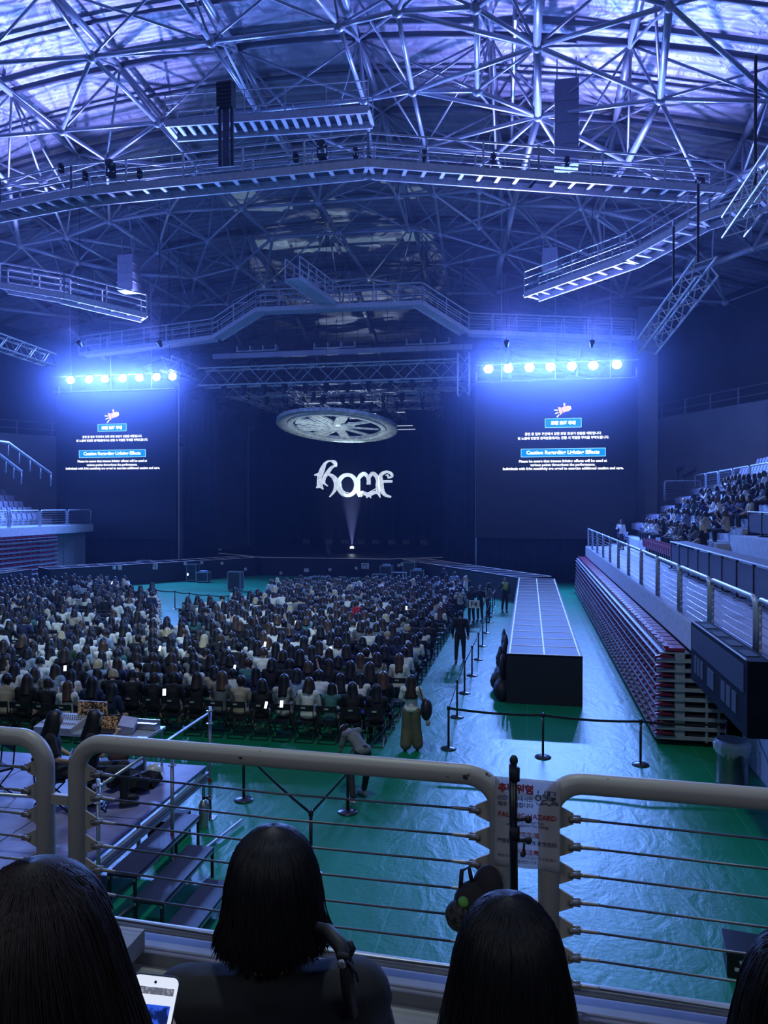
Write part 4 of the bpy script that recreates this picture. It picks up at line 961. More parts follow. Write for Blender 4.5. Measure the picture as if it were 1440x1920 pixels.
CLOTH = {'white': mat('white_cotton', (.78, .80, .82), .85), 'black': mat('black_cotton', (.012, .013, .016), .85), 'grey': mat('grey_cotton', (.16, .17, .19), .85), 'pale blue': mat('pale_blue_cotton', (.28, .38, .52), .85),
         'navy': mat('navy_cotton', (.02, .03, .09), .85), 'dark green': mat('dark_green_cotton', (.03, .07, .04), .85), 'beige': mat('beige_cotton', (.42, .36, .28), .85), 'red': mat('red_cotton', (.42, .015, .03), .85),
         'pink': mat('pink_cotton', (.5, .25, .34), .85), 'teal': mat('teal_cotton', (.05, .17, .18), .85), 'striped': mat('striped_cotton', (.4, .42, .45), .85, var=.9, scale=9)}
M_trous = mat('dark_trousers', (.02, .022, .03), .85); M_shoe = mat('pale_shoe', (.45, .45, .45), .6); M_shoed = mat('dark_shoe', (.02, .02, .02), .5)
def hand(mb, w_, e, curl=.5, k=1.0, side=1):
    """palm, four unequal curling fingers and a thumb from wrist w_, forearm from elbow e"""
    w_ = Vector(w_); d = (w_ - Vector(e)).normalized(); up = Vector((0, 0, 1)) if abs(d.z) < .85 else Vector((0, 1, 0))
    sd = d.cross(up).normalized(); nn = sd.cross(d).normalized()
    p0 = w_; p1 = w_ + d * .085 * k
    for q in (-.03, -.01, .01, .03): mb.tube([p0 + sd * q * .7 * k, p0.lerp(p1, .5) + sd * q * k, p1 + sd * q * k], [.013 * k, .016 * k, .012 * k], 7); mb.ell(p1 + sd * q * k, (.012 * k,) * 3, 7, 5)
    for q, ln in ((-.031, .062), (-.0105, .075), (.0105, .08), (.031, .07)):
        a = p1 + sd * q * k; dd = (d - nn * curl * .6).normalized(); b_ = a + dd * ln * .5 * k; d2 = (d - nn * curl * 1.8).normalized(); c = b_ + d2 * ln * .5 * k
        mb.tube([a, b_, c], [.0105 * k, .0095 * k, .008 * k], 7); mb.ell(c, (.008 * k,) * 3, 7, 5)
    a = p0.lerp(p1, .3) + sd * .03 * k * side; b_ = a + (d * .6 + sd * .7 * side - nn * .3).normalized() * .035 * k; c = b_ + (d - nn * .4).normalized() * .03 * k
    mb.tube([a, b_, c], [.013 * k, .011 * k, .009 * k], 7); mb.ell(c, (.009 * k,) * 3, 7, 5)
def figure(J, hr=.098, head_dir=(0, 1, 0), voxel=.014, ratio=.35, hands=False, k=1.0, dress='shirt', fem=True, curl=.6, face=True):
    """J: joints dict (local, facing +Y). Returns (body, shirt, trousers, shoes) meshes."""
    V = {a: Vector(b_) for a, b_ in J.items() if a != 'wide'}
    b = MB(); H = V['head']; hd = Vector(head_dir).normalized()
    side = hd.cross(Vector((0, 0, 1))).normalized(); upv = side.cross(hd).normalized(); HM = Matrix((side, hd, upv)).transposed()
    b.ell(H, (.076, .092, .112), 14, 10, M=HM); b.ell(H + HM @ Vector((0, .022, -.045)), (.058, .066, .072), 12, 8, M=HM)   # skull and jaw
    if face:
        b.ell(H + HM @ Vector((0, .095, -.022)), (.011, .016, .022), 6, 5, M=HM); b.ell(H + HM @ Vector((0, .082, -.062)), (.022, .010, .008), 8, 5, M=HM)
        b.ell(H + HM @ Vector((0, .085, .012)), (.05, .01, .01), 8, 5, M=HM)
        for s_ in (-1, 1): b.ell(H + HM @ Vector((s_ * .078, 0, -.02)), (.012, .02, .032), 6, 5, M=HM)
    b.cap(V['neck'], H + HM @ Vector((0, -.012, -.06)), .056, .05, 10)
    sh = .17 if fem else .20
    def torso(mb, g=0.0):
        P, C, Nk = V['pelvis'], V['chest'], V['neck']
        ax = (V['sr'] - V['sl']); ax.z = 0; ax = ax.normalized() if ax.length > .01 else Vector((1, 0, 0))
        for t in [i / 10 for i in range(11)]:
            p = P.lerp(C, t); wd = (.155 if fem else .15) * (1 - t) + (.15 if fem else .175) * t - .03 * math.sin(t * math.pi); dp = .11 + .0 * t
            fw = ax.cross(Vector((0, 0, 1))); M_ = Matrix((ax, -fw, Vector((0, 0, 1)))).transposed(); mb.ell(p, (wd + g, dp + g, .085), 12, 8, M=M_)
        for t in (0, .5, 1): mb.ell(C.lerp(Nk, t * .8), ((.15 * (1 - t) + .07 * t) + g, .09 * (1 - t) + .062 * t + g, .06), 12, 8, M=Matrix((ax, -ax.cross(Vector((0, 0, 1))), Vector((0, 0, 1)))).transposed())
        for s_ in ('sl', 'sr'): mb.cap(C.lerp(Nk, .45), V[s_], .065 + g, .058 + g, 10)
    torso(b)
    for s_ in 'lr':
        b.cap(V['s' + s_], V['e' + s_], .050, .040, 10); b.cap(V['e' + s_], V['w' + s_], .038, .026, 10)
        if hands: hand(b, V['w' + s_], V['e' + s_], curl, k, 1 if s_ == 'l' else -1)
        else: d_ = (V['w' + s_] - V['e' + s_]).normalized(); b.ell(V['w' + s_] + d_ * .06, (.034, .05, .034), 8, 6)
        b.cap(V['pelvis'].lerp(V['h' + s_], 1), V['k' + s_], .085, .058, 10); b.cap(V['k' + s_], V['a' + s_], .055, .038, 10)
        f_ = V['k' + s_] - V['a' + s_]; fd = Vector(J.get('foot' + s_, (0, 1, 0))).normalized(); b.cap(V['a' + s_] + Vector((0, 0, -.03)), V['a' + s_] + fd * .15 + Vector((0, 0, -.045)), .036, .028, 8)
    body = evalmesh(b, 'person', voxel, 3, ratio, M_skin)
    c = MB(); torso(c, .018); C_, P_ = V['chest'], V['pelvis']
    for s_ in 'lr': c.cap(V['s' + s_], V['s' + s_].lerp(V['e' + s_], .75 if dress != 'long' else 1), .066, .064, 10)
    if dress == 'long':
        for s_ in 'lr': c.cap(V['e' + s_], V['e' + s_].lerp(V['w' + s_], .9), .056, .044, 10)
    if dress != 'none': c.ell(P_.lerp(C_, .05), (.18, .14, .1), 12, 8)
    shirt = evalmesh(c, 'shirt', voxel, 3, ratio, CLOTH['white'])
    t_ = MB(); t_.ell(V['pelvis'], (.165, .125, .11), 12, 8)
    wide = dress == 'long_wide'
    for s_ in 'lr': 
        if J.get('wide'): t_.cap(V['h' + s_], V['k' + s_], .12, .125, 12); t_.cap(V['k' + s_], V['a' + s_] + Vector((0, 0, .06)), .125, .13, 12)
        else: t_.cap(V['h' + s_], V['k' + s_], .098, .072, 10); t_.cap(V['k' + s_], V['a' + s_] + Vector((0, 0, .05)), .07, .055, 10)
    trous = evalmesh(t_, 'trousers', voxel, 3, ratio, M_trous)
    s_m = MB()
    for s_ in 'lr':
        fd = Vector(J.get('foot' + s_, (0, 1, 0))).normalized(); a = V['a' + s_]
        s_m.cap(a + Vector((0, 0, -.035)), a + fd * .16 + Vector((0, 0, -.045)), .046, .038, 8); s_m.cap(a + Vector((0, 0, -.05)) - fd * .04, a + fd * .18 + Vector((0, 0, -.06)), .035, .028, 8)
    shoes = evalmesh(s_m, 'shoes', voxel, 2, ratio, M_shoe)
    return body, shirt, trous, shoes
def hair_mesh(length, hd=(0, 1, 0), n=22, m=12, r=.105, wide=.03, rag=.012, mats=None, tail=False, seed=0, face=.95, back=.03):
    """hair shell round a head at the origin: falls to `length` below the crown at the back and sides, open at the face"""
    rnd = random.Random(seed); hd = Vector(hd).normalized(); side = hd.cross(Vector((0, 0, 1))).normalized(); HM = Matrix((side, hd, Vector((0, 0, 1)))).transposed()
    vs = []; fs = []; top = r * 1.16
    rags = [rnd.uniform(-1, 1) for _ in range(n)]; st_ = [rnd.uniform(-1, 1) for _ in range(n)]
    for j in range(n):
        t = 2 * math.pi * j / n      # 0 = face direction
        front = max(0, math.cos(t)); L_ = length * (1 - rag * 0) + rags[j] * rag * 2
        hem = L_ if front < .35 else (L_ * (1 - (front - .35) / .65 * 1.2)); 
        if front > face - .55: hem = max(.045 + .02 * (1 - front), hem * .3 if front > .55 else hem * .75)
        hem = max(.05, min(hem, L_))
        for i in range(m + 1):
            s_ = i / m
            d_ = hem * s_                      # drop below the crown
            if d_ < top: rr = r * math.sqrt(max(0, 1 - (1 - d_ / top) ** 2))
            else: rr = r
            ex = 1 + (wide / r) * max(0, (d_ - top * .8)) / .25
            if tail and d_ > top: rr *= max(.35, 1 - (d_ - top) * 4)
            rr *= ex * (1 + .06 * st_[j] * min(1, s_ * 2)); 
            x = math.sin(t) * rr * .92; y = math.cos(t) * rr * (1.08 if math.cos(t) > 0 else 1.0 ) - max(0, d_ - top) * (.10 if math.cos(t) < 0 else -.02) - (back if d_ > top else 0) * 0
            if length > .3 and d_ > .2: y = max(y, -r - .06); y -= (d_ - .2) * .12
            vs.append(HM @ Vector((x, y, top - d_)))
    for j in range(n):
        a = j * (m + 1); b_ = ((j + 1) % n) * (m + 1)
        for i in range(m): fs.append((a + i, a + i + 1, b_ + i + 1, b_ + i))
    me = bpy.data.meshes.new('hair'); 
    # inner shell for thickness
    k = len(vs); vin = [v * .9 + Vector((0, 0, .004)) for v in vs]
    fin = [tuple(reversed([q + k for q in f])) for f in fs]; rim = []
    for j in range(n):
        a = j * (m + 1) + m; b_ = ((j + 1) % n) * (m + 1) + m; rim.append((a, a + k, b_ + k, b_))
    me.from_pydata([tuple(v) for v in vs + vin], [], fs + fin + rim); me.materials.append(mats or HAIRC['black'])
    me.polygons.foreach_set('use_smooth', [True] * len(me.polygons)); me.update(); return me
# seated poses, local origin on the floor under the pelvis, facing +Y
def seatedJ(lean=0, arms='lap', hx=0, hy=.02, hz=0):
    J = dict(pelvis=(0, 0, .52), chest=(0, .0 + lean, .90), neck=(0, .01 + lean * 1.2, 1.04), head=(hx, .03 + lean * 1.3 + hy, 1.19 + hz), sl=(-.17, lean, .985), sr=(.17, lean, .985),
             hl=(-.09, .05, .50), hr=(.09, .05, .50), kl=(-.11, .46, .50), kr=(.11, .46, .50), al=(-.11, .44, .09), ar=(.11, .44, .09))
    if arms == 'lap': J.update(el=(-.23, .08 + lean, .72), er=(.23, .08 + lean, .72), wl=(-.09, .30, .62), wr=(.09, .30, .62))
    if arms == 'phone': J.update(el=(-.24, .10 + lean, .73), er=(.22, .14 + lean, .76), wl=(-.07, .30, .85), wr=(.05, .34, .98))
    if arms == 'up': J.update(el=(-.24, .08 + lean, .73), er=(.27, .2 + lean, 1.0), wl=(-.09, .30, .62), wr=(.2, .24, 1.24))
    if arms == 'chin': J.update(el=(-.2, .2 + lean, .72), er=(.18, .28 + lean, .74), wl=(-.06, .24 + lean, .98), wr=(.06, .32, .8))
    return J
SEATED = []
for J_, dr, fm, hdir in ((seatedJ(0, 'lap'), 'shirt', True, (0, 1, -.1)), (seatedJ(.03, 'phone'), 'shirt', True, (.1, 1, -.35)), (seatedJ(.02, 'lap', .01), 'long', True, (.35, 1, -.1)),
                         (seatedJ(0, 'phone'), 'long', True, (-.25, 1, -.25)), (seatedJ(.05, 'lap'), 'shirt', False, (-.4, 1, -.05)), (seatedJ(.08, 'chin', 0, .04, -.03), 'long', True, (0, 1, -.5)), (seatedJ(0, 'up'), 'shirt', True, (.2, 1, 0))):
    SEATED.append((*figure(J_, head_dir=hdir, voxel=.02, ratio=.35, dress=dr, fem=fm), Vector(J_['head']), hdir))
HAIRS = {}
for i, (nm, ln, w_) in enumerate((('long', .40, .03), ('long straight', .47, .015), ('shoulder length', .29, .045), ('short', .19, .01), ('tied back', .34, .0))):
    for v in range(2): HAIRS[(nm, v)] = [hair_mesh(ln + .03 * v, r=.116, hd=S_[5] if len(S_) > 5 else (0, 1, 0), wide=w_, tail=nm == 'tied back', seed=i * 7 + v) for S_ in SEATED]
def person(name, meshes, loc, rz, label, hair, hairc, shirtc, v=0, group=None, trous=None, shoe=None, sc=1.0, full=True, cat='person'):
    body = bpy.data.objects.new('person', meshes[0]); COL.objects.link(body); body.location = loc; body.rotation_euler.z = rz; body.scale = (sc,) * 3
    tag(body, label, cat, group)
    def part(n_, me, m_):
        o = bpy.data.objects.new(n_, me); COL.objects.link(o); o.parent = body
        o.material_slots[0].link = 'OBJECT'; o.material_slots[0].material = m_; return o
    part('shirt', meshes[1], CLOTH[shirtc])
    if full: part('trousers', meshes[2], trous or M_trous); part('shoes', meshes[3], shoe or M_shoed)
    if hair: h = part('hair', hair, HAIRC[hairc]); h.location = meshes[4]
    return body
# folding chair, local facing +Y
def chair_meshes():
    f = MB()
    for s_ in (-1, 1):
        x = .22 * s_
        f.tube([(x, -.24, .86), (x, -.20, .45), (x, .24, 0.01)], .013, 6); f.tube([(x * .92, .20, .46), (x * .92, -.26, .01)], .013, 6)
    f.tube([(-.22, .24, .02), (.22, .24, .02)], .011, 6); f.tube([(-.2, -.26, .02), (.2, -.26, .02)], .011, 6)
    s_ = MB(); s_.box((0, 0, .46), (.40, .40, .035)); b_ = MB()
    n = 6
    for i in range(n):
        a = -.22 + .44 * i / n; c = -.22 + .44 * (i + 1) / n; y = lambda x: -.245 + .4 * x * x
        for z0_, z1_ in ((.72, .86),):
            vs = [(a, y(a), z0_), (c, y(c), z0_), (c, y(c) - .01, z1_), (a, y(a) - .01, z1_)]
            b_.add(vs + [(p[0], p[1] + .02, p[2]) for p in vs], [(3, 2, 1, 0), (4, 5, 6, 7), (0, 1, 5, 4), (2, 3, 7, 6), (1, 2, 6, 5), (3, 0, 4, 7)])
    l_ = MB(); l_.box((0, -.262, .80), (.10, .012, .035))
    return f.mesh('folding_chair', M_blackgl), s_.mesh('seat', M_black), b_.mesh('backrest', M_black), l_.mesh('seat_number', mat('pale_label', (.45, .48, .5), .6))
CHM = chair_meshes()
def chair(loc, rz, label, group=None, full=True, cat='chair'):
    r_ = bpy.data.objects.new('folding_chair', CHM[0]); COL.objects.link(r_); r_.location = loc; r_.rotation_euler.z = rz; tag(r_, label, cat, group)
    for me, n_ in ((CHM[1], 'seat'), (CHM[2], 'backrest'), (CHM[3], 'seat_number')):
        c = bpy.data.objects.new(n_, me); COL.objects.link(c); c.parent = r_
    return r_
# ---------------------------------------------------------------- floor audience
random.seed(42)
X_R = -3.35; SP = .54; rows = [15.4 + 1.0 * i for i in range(28)]
print('rows', len(rows))
slots = []
for ri, y in enumerate(rows):
    for si in range(52):
        x = X_R - si * SP - (1.1 if si > 22 else 0)      # a cross gap between two seat blocks
        if ri == 0 and x > -8.8: continue
        p = proj((x, y, 1.1))
        if not p or p[0] < -60 or x < -29.2: continue
        # open floor in front of the stage on the left
        lim = 1086 if p[0] < 240 else 1106 if p[0] < 298 else 1166 if p[0] < 342 else 1128 if p[0] < 440 else 1112 if p[0] < 505 else 1088
        if p[1] < lim: continue
        slots.append((ri, si, x, y, p))
WSH = ['white'] * 14 + ['black'] * 20 + ['grey'] * 5 + ['pale blue'] * 4 + ['navy'] * 4 + ['dark green'] * 1 + ['beige'] * 3 + ['teal', 'striped', 'striped']
WHR = ['black'] * 14 + ['dark brown'] * 8 + ['brown'] * 3 + ['blonde']
WHT = ['long'] * 6 + ['long straight'] * 4 + ['shoulder length'] * 4 + ['short'] * 2 + ['tied back'] * 2
slots.sort(key=lambda s_: s_[3] * .982 - .189 * s_[2])
NP = 232; count = 0; NC = 215; cc = 0; crowd = []; crowd_ch = []
for ri, si, x, y, p in slots:
    occ = random.random() < (.93 if not (90 < p[0] < 250 and 27 < y < 31) else .45)
    hc, ht, sc_, v, k = random.choice(WHR), random.choice(WHT), random.choice(WSH), random.randrange(2), random.randrange(len(SEATED))
    if random.random() < .8 and k == 6: k = 0
    rz = R(random.uniform(-12, 12)) + R(12) * (x + 16) / -14 * -1; jx = random.uniform(-.04, .04); s_ = random.uniform(1.0, 1.12)
    where = '%s seat from aisle, %s row from back' % (nth(si + 1), nth(ri + 1))
    if cc < NC: chair((x, y, 0), rz * .3, 'black folding chair, ' + where, 'folding chairs of the floor audience', True); cc += 1
    else: crowd_ch.append((x, y, rz * .3))
    if occ:
        y += random.uniform(-.08, .08)
        if count < NP:
            person('person', SEATED[k], (x + jx, y, 0), rz, '%s-haired person in %s top, %s' % (hc, sc_, where), HAIRS[(ht, v)][k], hc, sc_, group='seated floor audience', sc=s_, full=si < 2); count += 1
        else: crowd.append((x + jx, y, rz, s_, k, ht, v, hc, sc_))
# remaining crowd as one mass, beyond the nearest rows
def lowpoly(me, ratio):
    o = bpy.data.objects.new('t', me); COL.objects.link(o); d_ = o.modifiers.new('d', 'DECIMATE'); d_.ratio = ratio; bpy.context.view_layer.update()
    out = bpy.data.meshes.new_from_object(o.evaluated_get(bpy.context.evaluated_depsgraph_get())); bpy.data.objects.remove(o); return out
LOW = [(lowpoly(S_[0], .45), lowpoly(S_[1], .5)) for S_ in SEATED]
mkeys = ['skin'] + ['h_' + k for k in HAIRC] + ['c_' + k for k in CLOTH]
mlist = [M_skin] + list(HAIRC.values()) + list(CLOTH.values())
import numpy as np
_arr = {}
def arr(me):
    if me.name not in _arr:
        v = np.empty(len(me.vertices) * 3); me.vertices.foreach_get('co', v); _arr[me.name] = (v.reshape(-1, 3), [tuple(p.vertices) for p in me.polygons])
    return _arr[me.name]
def merge(items, name, mats):
    VV = []; FF = []; MI = []; off = 0
    for me, M4, mi in items:
        v, f = arr(me); A_ = np.array(M4.to_3x3()); t = np.array(M4.translation); VV.append(v @ A_.T + t)
        FF += [tuple(i + off for i in q) for q in f]; MI += [mi] * len(f); off += len(v)
    me = bpy.data.meshes.new(name); me.from_pydata(np.concatenate(VV).tolist(), [], FF)
    for m in mats: me.materials.append(m)
    me.polygons.foreach_set('material_index', MI); me.polygons.foreach_set('use_smooth', [True] * len(FF)); me.update()
    o = bpy.data.objects.new(name, me); COL.objects.link(o); return o
items = []
for x, y, rz, s_, k, ht, v, hc, sc_ in crowd:
    M4 = Matrix.Translation((x, y, 0)) @ Matrix.Rotation(rz, 4, 'Z') @ Matrix.Scale(s_, 4)
    items.append((LOW[k][0], M4, 0)); items.append((LOW[k][1], M4, mkeys.index('c_' + sc_))); items.append((HAIRS[(ht, v)][k], M4 @ Matrix.Translation(SEATED[k][4]), mkeys.index('h_' + hc)))
print('CROWD', count, len(crowd), len(crowd_ch))
tag(merge(items, 'crowd', mlist), 'dense seated crowd filling the farther floor rows toward the stage', 'crowd', kind='stuff')
items = []
for x, y, rz in crowd_ch:
    M4 = Matrix.Translation((x, y, 0)) @ Matrix.Rotation(rz, 4, 'Z')
    for me in CHM[:3]: items.append((me, M4, 0))
tag(merge(items, 'folding_chairs', [M_black]), 'rows of black folding chairs under the farther floor crowd', 'chairs', kind='stuff')
# people of the right stand, looking toward the stage and the hall
random.seed(77)
for k_, i, x, y, z in RP:
    hc, ht, sc_, v, k = random.choice(WHR), random.choice(WHT[:14]), random.choice(WSH), random.randrange(2), random.choice([1, 3, 5, 0, 2, 6, 1, 3])
    person('person', SEATED[k], (x, y, z - .06), R(90) + R(random.uniform(-45, 10)), '%s-haired person in %s top, %s row of right stand, %s from near end' % (hc, sc_, ROWW[k_], nth(i + 1)), HAIRS[(ht, v)][k], hc, sc_, group='seated people of the right stand', sc=random.uniform(.95, 1.04))

# unseen roof lamp, added to brighten the backs of the seated crowd
hl_ = empty('added_crowd_light', (-6, 9, 21.5), label='round unseen crowd light added under the roof above the sound platform', cat='added light')
MB().lathe([(.1, .5), (.3, .35), (.42, 0), (.40, 0), (.1, .3)], n=20, cap=False).build('shade', M_black, hl_); MB().tube([(0, 0, .4), (0, 0, zt(-6, 9) + .5 - 21.5)], .03, 6).build('drop_pipe', M_black, hl_)
spot('added_crowd_light_beam', (-6, 9, 21.4), (-13.5, 27.5, .8), 13500, 46, (.58, .85, 1), .9, .3)
# ================================================================ THINGS ON THE HALL FLOOR
M_belt = mat('black_belt', (.01, .01, .014), .7)
def stanchion(px, py, label, pale=False, h=.95, group='belt barrier posts'):
    p = fl(px, py, 0); s_ = empty('barrier_post', p, label=label, cat='barrier post', group=group)
    MB().lathe([(.17, 0), (.175, .012), (.16, .025), (.04, .045), (.02, .05)], n=24).build('base', mat('dark_steel_base', (.05, .055, .07), .3, .6), s_, True)
    MB().tube([(0, 0, .04), (0, 0, h - .06)], .026, 10).build('pole', M_blackgl, s_, True)
    MB().lathe([(.033, h - .09), (.036, h - .08), (.036, h - .01), (.02, h)], n=14).build('belt_head', M_blackgl, s_, True); return p
def belt(a, b_, label, z=.90, sag=.04):
    a = Vector((a.x, a.y, z)); b_ = Vector((b_.x, b_.y, z)); mb = MB(); n = 8
    for i in range(n):
        t0, t1 = i / n, (i + 1) / n; q = lambda t: (b_ - a) * t + Vector((0, 0, -sag * 4 * t * (1 - t))); mb.bar(q(t0), q(t1), .006, .05)
    tag(mb.build('barrier_belt', M_belt, None, loc=a), label, 'belt')
P1 = stanchion(841, 1404, 'black barrier post at the aisle corner, left end of the belt by the runway')
P2 = stanchion(1018, 1420, 'black barrier post in the middle of the belt before the runway')
P3 = stanchion(1201, 1434, 'black barrier post right of the one before the runway')
P4 = stanchion(1362, 1440, 'black barrier post beside the silver trash can')
belt(P1, P2, 'black belt stretched before the near end of the runway, left length'); belt(P2, P3, 'black belt stretched before the runway, right length'); belt(P3, P4, 'black belt reaching from the right post to the trash can')
col_ = []
for i, (px, py) in enumerate(((857, 1345), (871, 1300), (885, 1267), (897, 1237), (905, 1212), (912, 1187), (918, 1167), (923, 1150), (927, 1137))):
    col_.append(stanchion(px, py, 'black barrier post in the aisle row beside the crowd, %s from near end' % nth(i + 1), group='aisle barrier posts'))
prev = P1
for i, q in enumerate(col_): belt(prev, q, 'black belt along the aisle posts, %s length from the near end' % nth(i + 1)); prev = q
Q1 = stanchion(457, 1500, 'black barrier post on the green floor behind the curved rail, leftmost'); Q2 = stanchion(652, 1523, 'black barrier post on the green floor near the bending woman')
Q3 = stanchion(583, 1640, 'nearest black barrier post, rising behind the middle woman head')
belt(Q1, Q3, 'black belt slanting from the leftmost floor post to the nearest post'); belt(Q3, Vector((P1.x - 1.0, P1.y, 0)), 'black belt running from the nearest post toward the crowd')
BQ = [fl(290, 1138), fl(328, 1142), fl(355, 1146), fl(391, 1150), fl(428, 1152)]
for i, p in enumerate(BQ):
    px, py, _ = proj(p); stanchion(px, py, 'distant barrier post in the open green area before the stage, %s from the left' % nth(i + 1), group='distant barrier posts')
for i in range(4): belt(BQ[i], BQ[i + 1], 'distant belt in the open green area before the stage, %s length from the left' % nth(i + 1))
# trash can
p = fl(1372, 1472); tc_ = empty('trash_can', (p.x, p.y, 0), label='round brushed steel trash can with a clear bag liner by the right wall', cat='trash can')
MB().lathe([(.28, .02), (.285, .06), (.28, .08), (.28, .64), (.29, .65), (.28, .66), (.28, .80)], n=32).build('body', mat('brushed_steel', (.30, .31, .33), .35, .9, bump=.1, bscale=60), tc_, True)
mb = MB(); n = 40; random.seed(4)
pr_ = [(.275, .60), (.31, .70), (.315, .80), (.305, .86), (.27, .86), (.26, .70)]
for j in range(n):
    t = 2 * math.pi * j / n
    for i, (r, z) in enumerate(pr_):
        rr = r + (random.uniform(-.02, .03) if i in (0, 1, 2) else 0); mb.v.append((rr * math.cos(t), rr * math.sin(t), z + (random.uniform(-.05, .03) if i == 0 else 0)))
for j in range(n):
    a = j * 6; b_ = (j + 1) % n * 6
    for i in range(5): mb.f.append((a + i, b_ + i, b_ + i + 1, a + i + 1)); mb.mi.append(0)
mb.build('bag_liner', mat('clear_bag', (.7, .75, .8), .3, alpha=.9), tc_, True, fix=False)
MB().lathe([(.27, .83), (.29, .85), (.29, .88), (.27, .88)], n=32).build('rim', M_galv, tc_, True)
# wall fittings right of the can
p = fl(1425, 1520); tag(MB().box2((0, 0, 0), (.04, .3, .75)).build('wall_plate', M_steeld, None, loc=(4.45, 13.2, .3)), 'grey arched cover plate on the low right wall', 'cover plate')
# black case on the floor, bottom right
p = fl(1405, 1850); bc = empty('equipment_case', (p.x + .2, p.y + .3, 0), label='black equipment case with white stickers lying on the floor at the bottom right', cat='case')
bc.rotation_euler.z = R(-8); MB().box((0, 0, .14), (.75, .45, .27)).build('body', M_black, bc)
MB().box((0, 0, .29), (.78, .48, .04)).build('lid', M_blackgl, bc)
for x, z in ((-.22, .20), (-.27, .11), (-.13, .14)): MB().box((x, -.229, z), (.05, .005, .04)).build('sticker', M_white, bc)
# paper markers
FASC = [((-20.2, 53.54), (-29.1, 41.5)), ((-19.8, 53.8), (-10.2, 53.8)), ((-9.0, 53.56), (-.43, 41.56))]
def fascia(px, py):
    d = ray(px, py); best = None
    for a, b_ in FASC:
        a = Vector((*a, 0)); b_ = Vector((*b_, 0)); e = b_ - a; n_ = Vector((-e.y, e.x, 0)).normalized(); t = a.dot(n_) / Vector((d.x, d.y, 0)).dot(n_); q = Vector((d.x * t, d.y * t, 0)); s_ = (q - a).dot(e) / e.length_squared
        if -.02 <= s_ <= 1.02 and t > 0: best = Vector((d.x * t, d.y * t, min(1.2, max(.2, CAMZ + d.z * t)))); ang = math.atan2(e.y, e.x)
    if best is None: best = yp(px, py, 53.75); best.z = min(1.2, max(.2, best.z)); ang = 0
    return best, ang
def signboard(px, py, Y, text, wpx, label, pole=None):
    c = yp(px, py, Y); wd = yp(px + wpx / 2, py, Y).x - yp(px - wpx / 2, py, Y).x
    if not pole: c, _ = fascia(px, py); c.y -= .05
    s_ = empty('section_sign', c, label=label, cat='sign'); MB().box((0, 0, 0), (wd, .02, wd * .72)).build('board', mat('white_board', (.8, .82, .85), .6), s_)
    if text:
        o = put_text(text, 'lettering', None, (0, 0, 0), wd * .6, mat('ink', (.01, .02, .06), .6), (1, 0, 0), (0, 0, 1), off=0, bold=.01); o.parent = s_; o.location = (0, -.015, 0)
    if pole: MB().tube([(0, .03, 0), (0, .03, -c.z)], .02, 8).build('pole', M_black, s_); MB().lathe([(.18, -c.z), (.16, -c.z + .03), (.03, -c.z + .05)], n=16).build('base', M_black, s_)
    return s_
signboard(889, 1133, 33.0, 'F4', 20, 'white F4 section sign on a thin pole in the aisle', True)
signboard(685, 1061, 53.6, 'F2', 14, 'white F2 section sign on the front of the stage')
c1 = fl(289, 1070, 0)
signboard(289, 1062, 50.6, 'F1', 13, 'white F1 section sign on the left stage fascia')
for i, (px, py) in enumerate(((224, 1061), (575, 1069), (756, 1058))): signboard(px, py, 51.5 if i == 0 else 53.5, '', 9, 'small blank paper marker on the stage fascia, %s from the left' % nth(i + 1))
for i, (px, py) in enumerate(((214, 1062), (347, 1048), (378, 1048), (416, 1056), (460, 1067), (527, 1082), (619, 1068), (668, 1065), (748, 1060), (73, 1073))):
    c, _ = fascia(px, py); tag(MB().box((0, 0, 0), (.2, .12, .2)).build('paper_tag', M_white, None, loc=c), 'tiny white paper tag on the stage front, %s counting the tags across' % nth(i + 1), 'tag')
# road cases before the stage
def roadcase(px, py, w_, h, label, papers=False):
    p = fl(px, py); r_ = empty('road_case', p, label=label, cat='road case'); MB().box((0, 0, h / 2 + .1), (w_, .6, h)).build('body', mat('dark_case', (.03, .035, .05), .4), r_)
    e = MB()
    for x in (-1, 1):
        for y in (-1, 1): e.box((x * w_ / 2, y * .3, h / 2 + .1), (.04, .04, h + .02))
    for z in (.1, h + .1): e.box((0, -.3, z), (w_, .04, .04)); e.box((0, .3, z), (w_, .04, .04)); e.box((-w_ / 2, 0, z), (.04, .6, .04)); e.box((w_ / 2, 0, z), (.04, .6, .04))
    e.build('edge_trim', M_galv, r_)
    for x in (-.4, .4):
        for y in (-.2, .2): MB().lathe([(.05, 0), (.05, .1)], c=(x * w_, y, 0), n=8).build('castor', M_black, r_)
    if papers: MB().box((0, 0, h + .16), (.5, .35, .10)).build('paper_pile', mat('blue_white_paper', (.35, .5, .75), .6), r_)
for a in ((250, 1092, 1.0, .55, 'low dark road case with blue papers on top, left of the open green area', True), (270, 1088, .8, 1.3, 'tall dark road case left of the open green area'), (362, 1090, .7, 1.1, 'tall dark road case at the far side of the open green area'),
          (382, 1092, .8, .6, 'low road case with papers at the far side of the open green area', True), (442, 1108, .8, 1.1, 'dark road case at the left corner of the stage tongue'), (578, 1108, .9, .6, 'low silver edged road case before the stage, left one'),
          (600, 1108, .9, .8, 'taller silver edged road case before the stage'), (712, 1096, .9, .6, 'low road case under a white counter before the stage'), (725, 1094, .8, 1.1, 'pale topped road case before the stage', True),
          (768, 1092, .8, 1.3, 'tall road case before the right of the stage'), (783, 1094, .9, .8, 'low road case with blue papers before the right of the stage', True)): roadcase(*a)
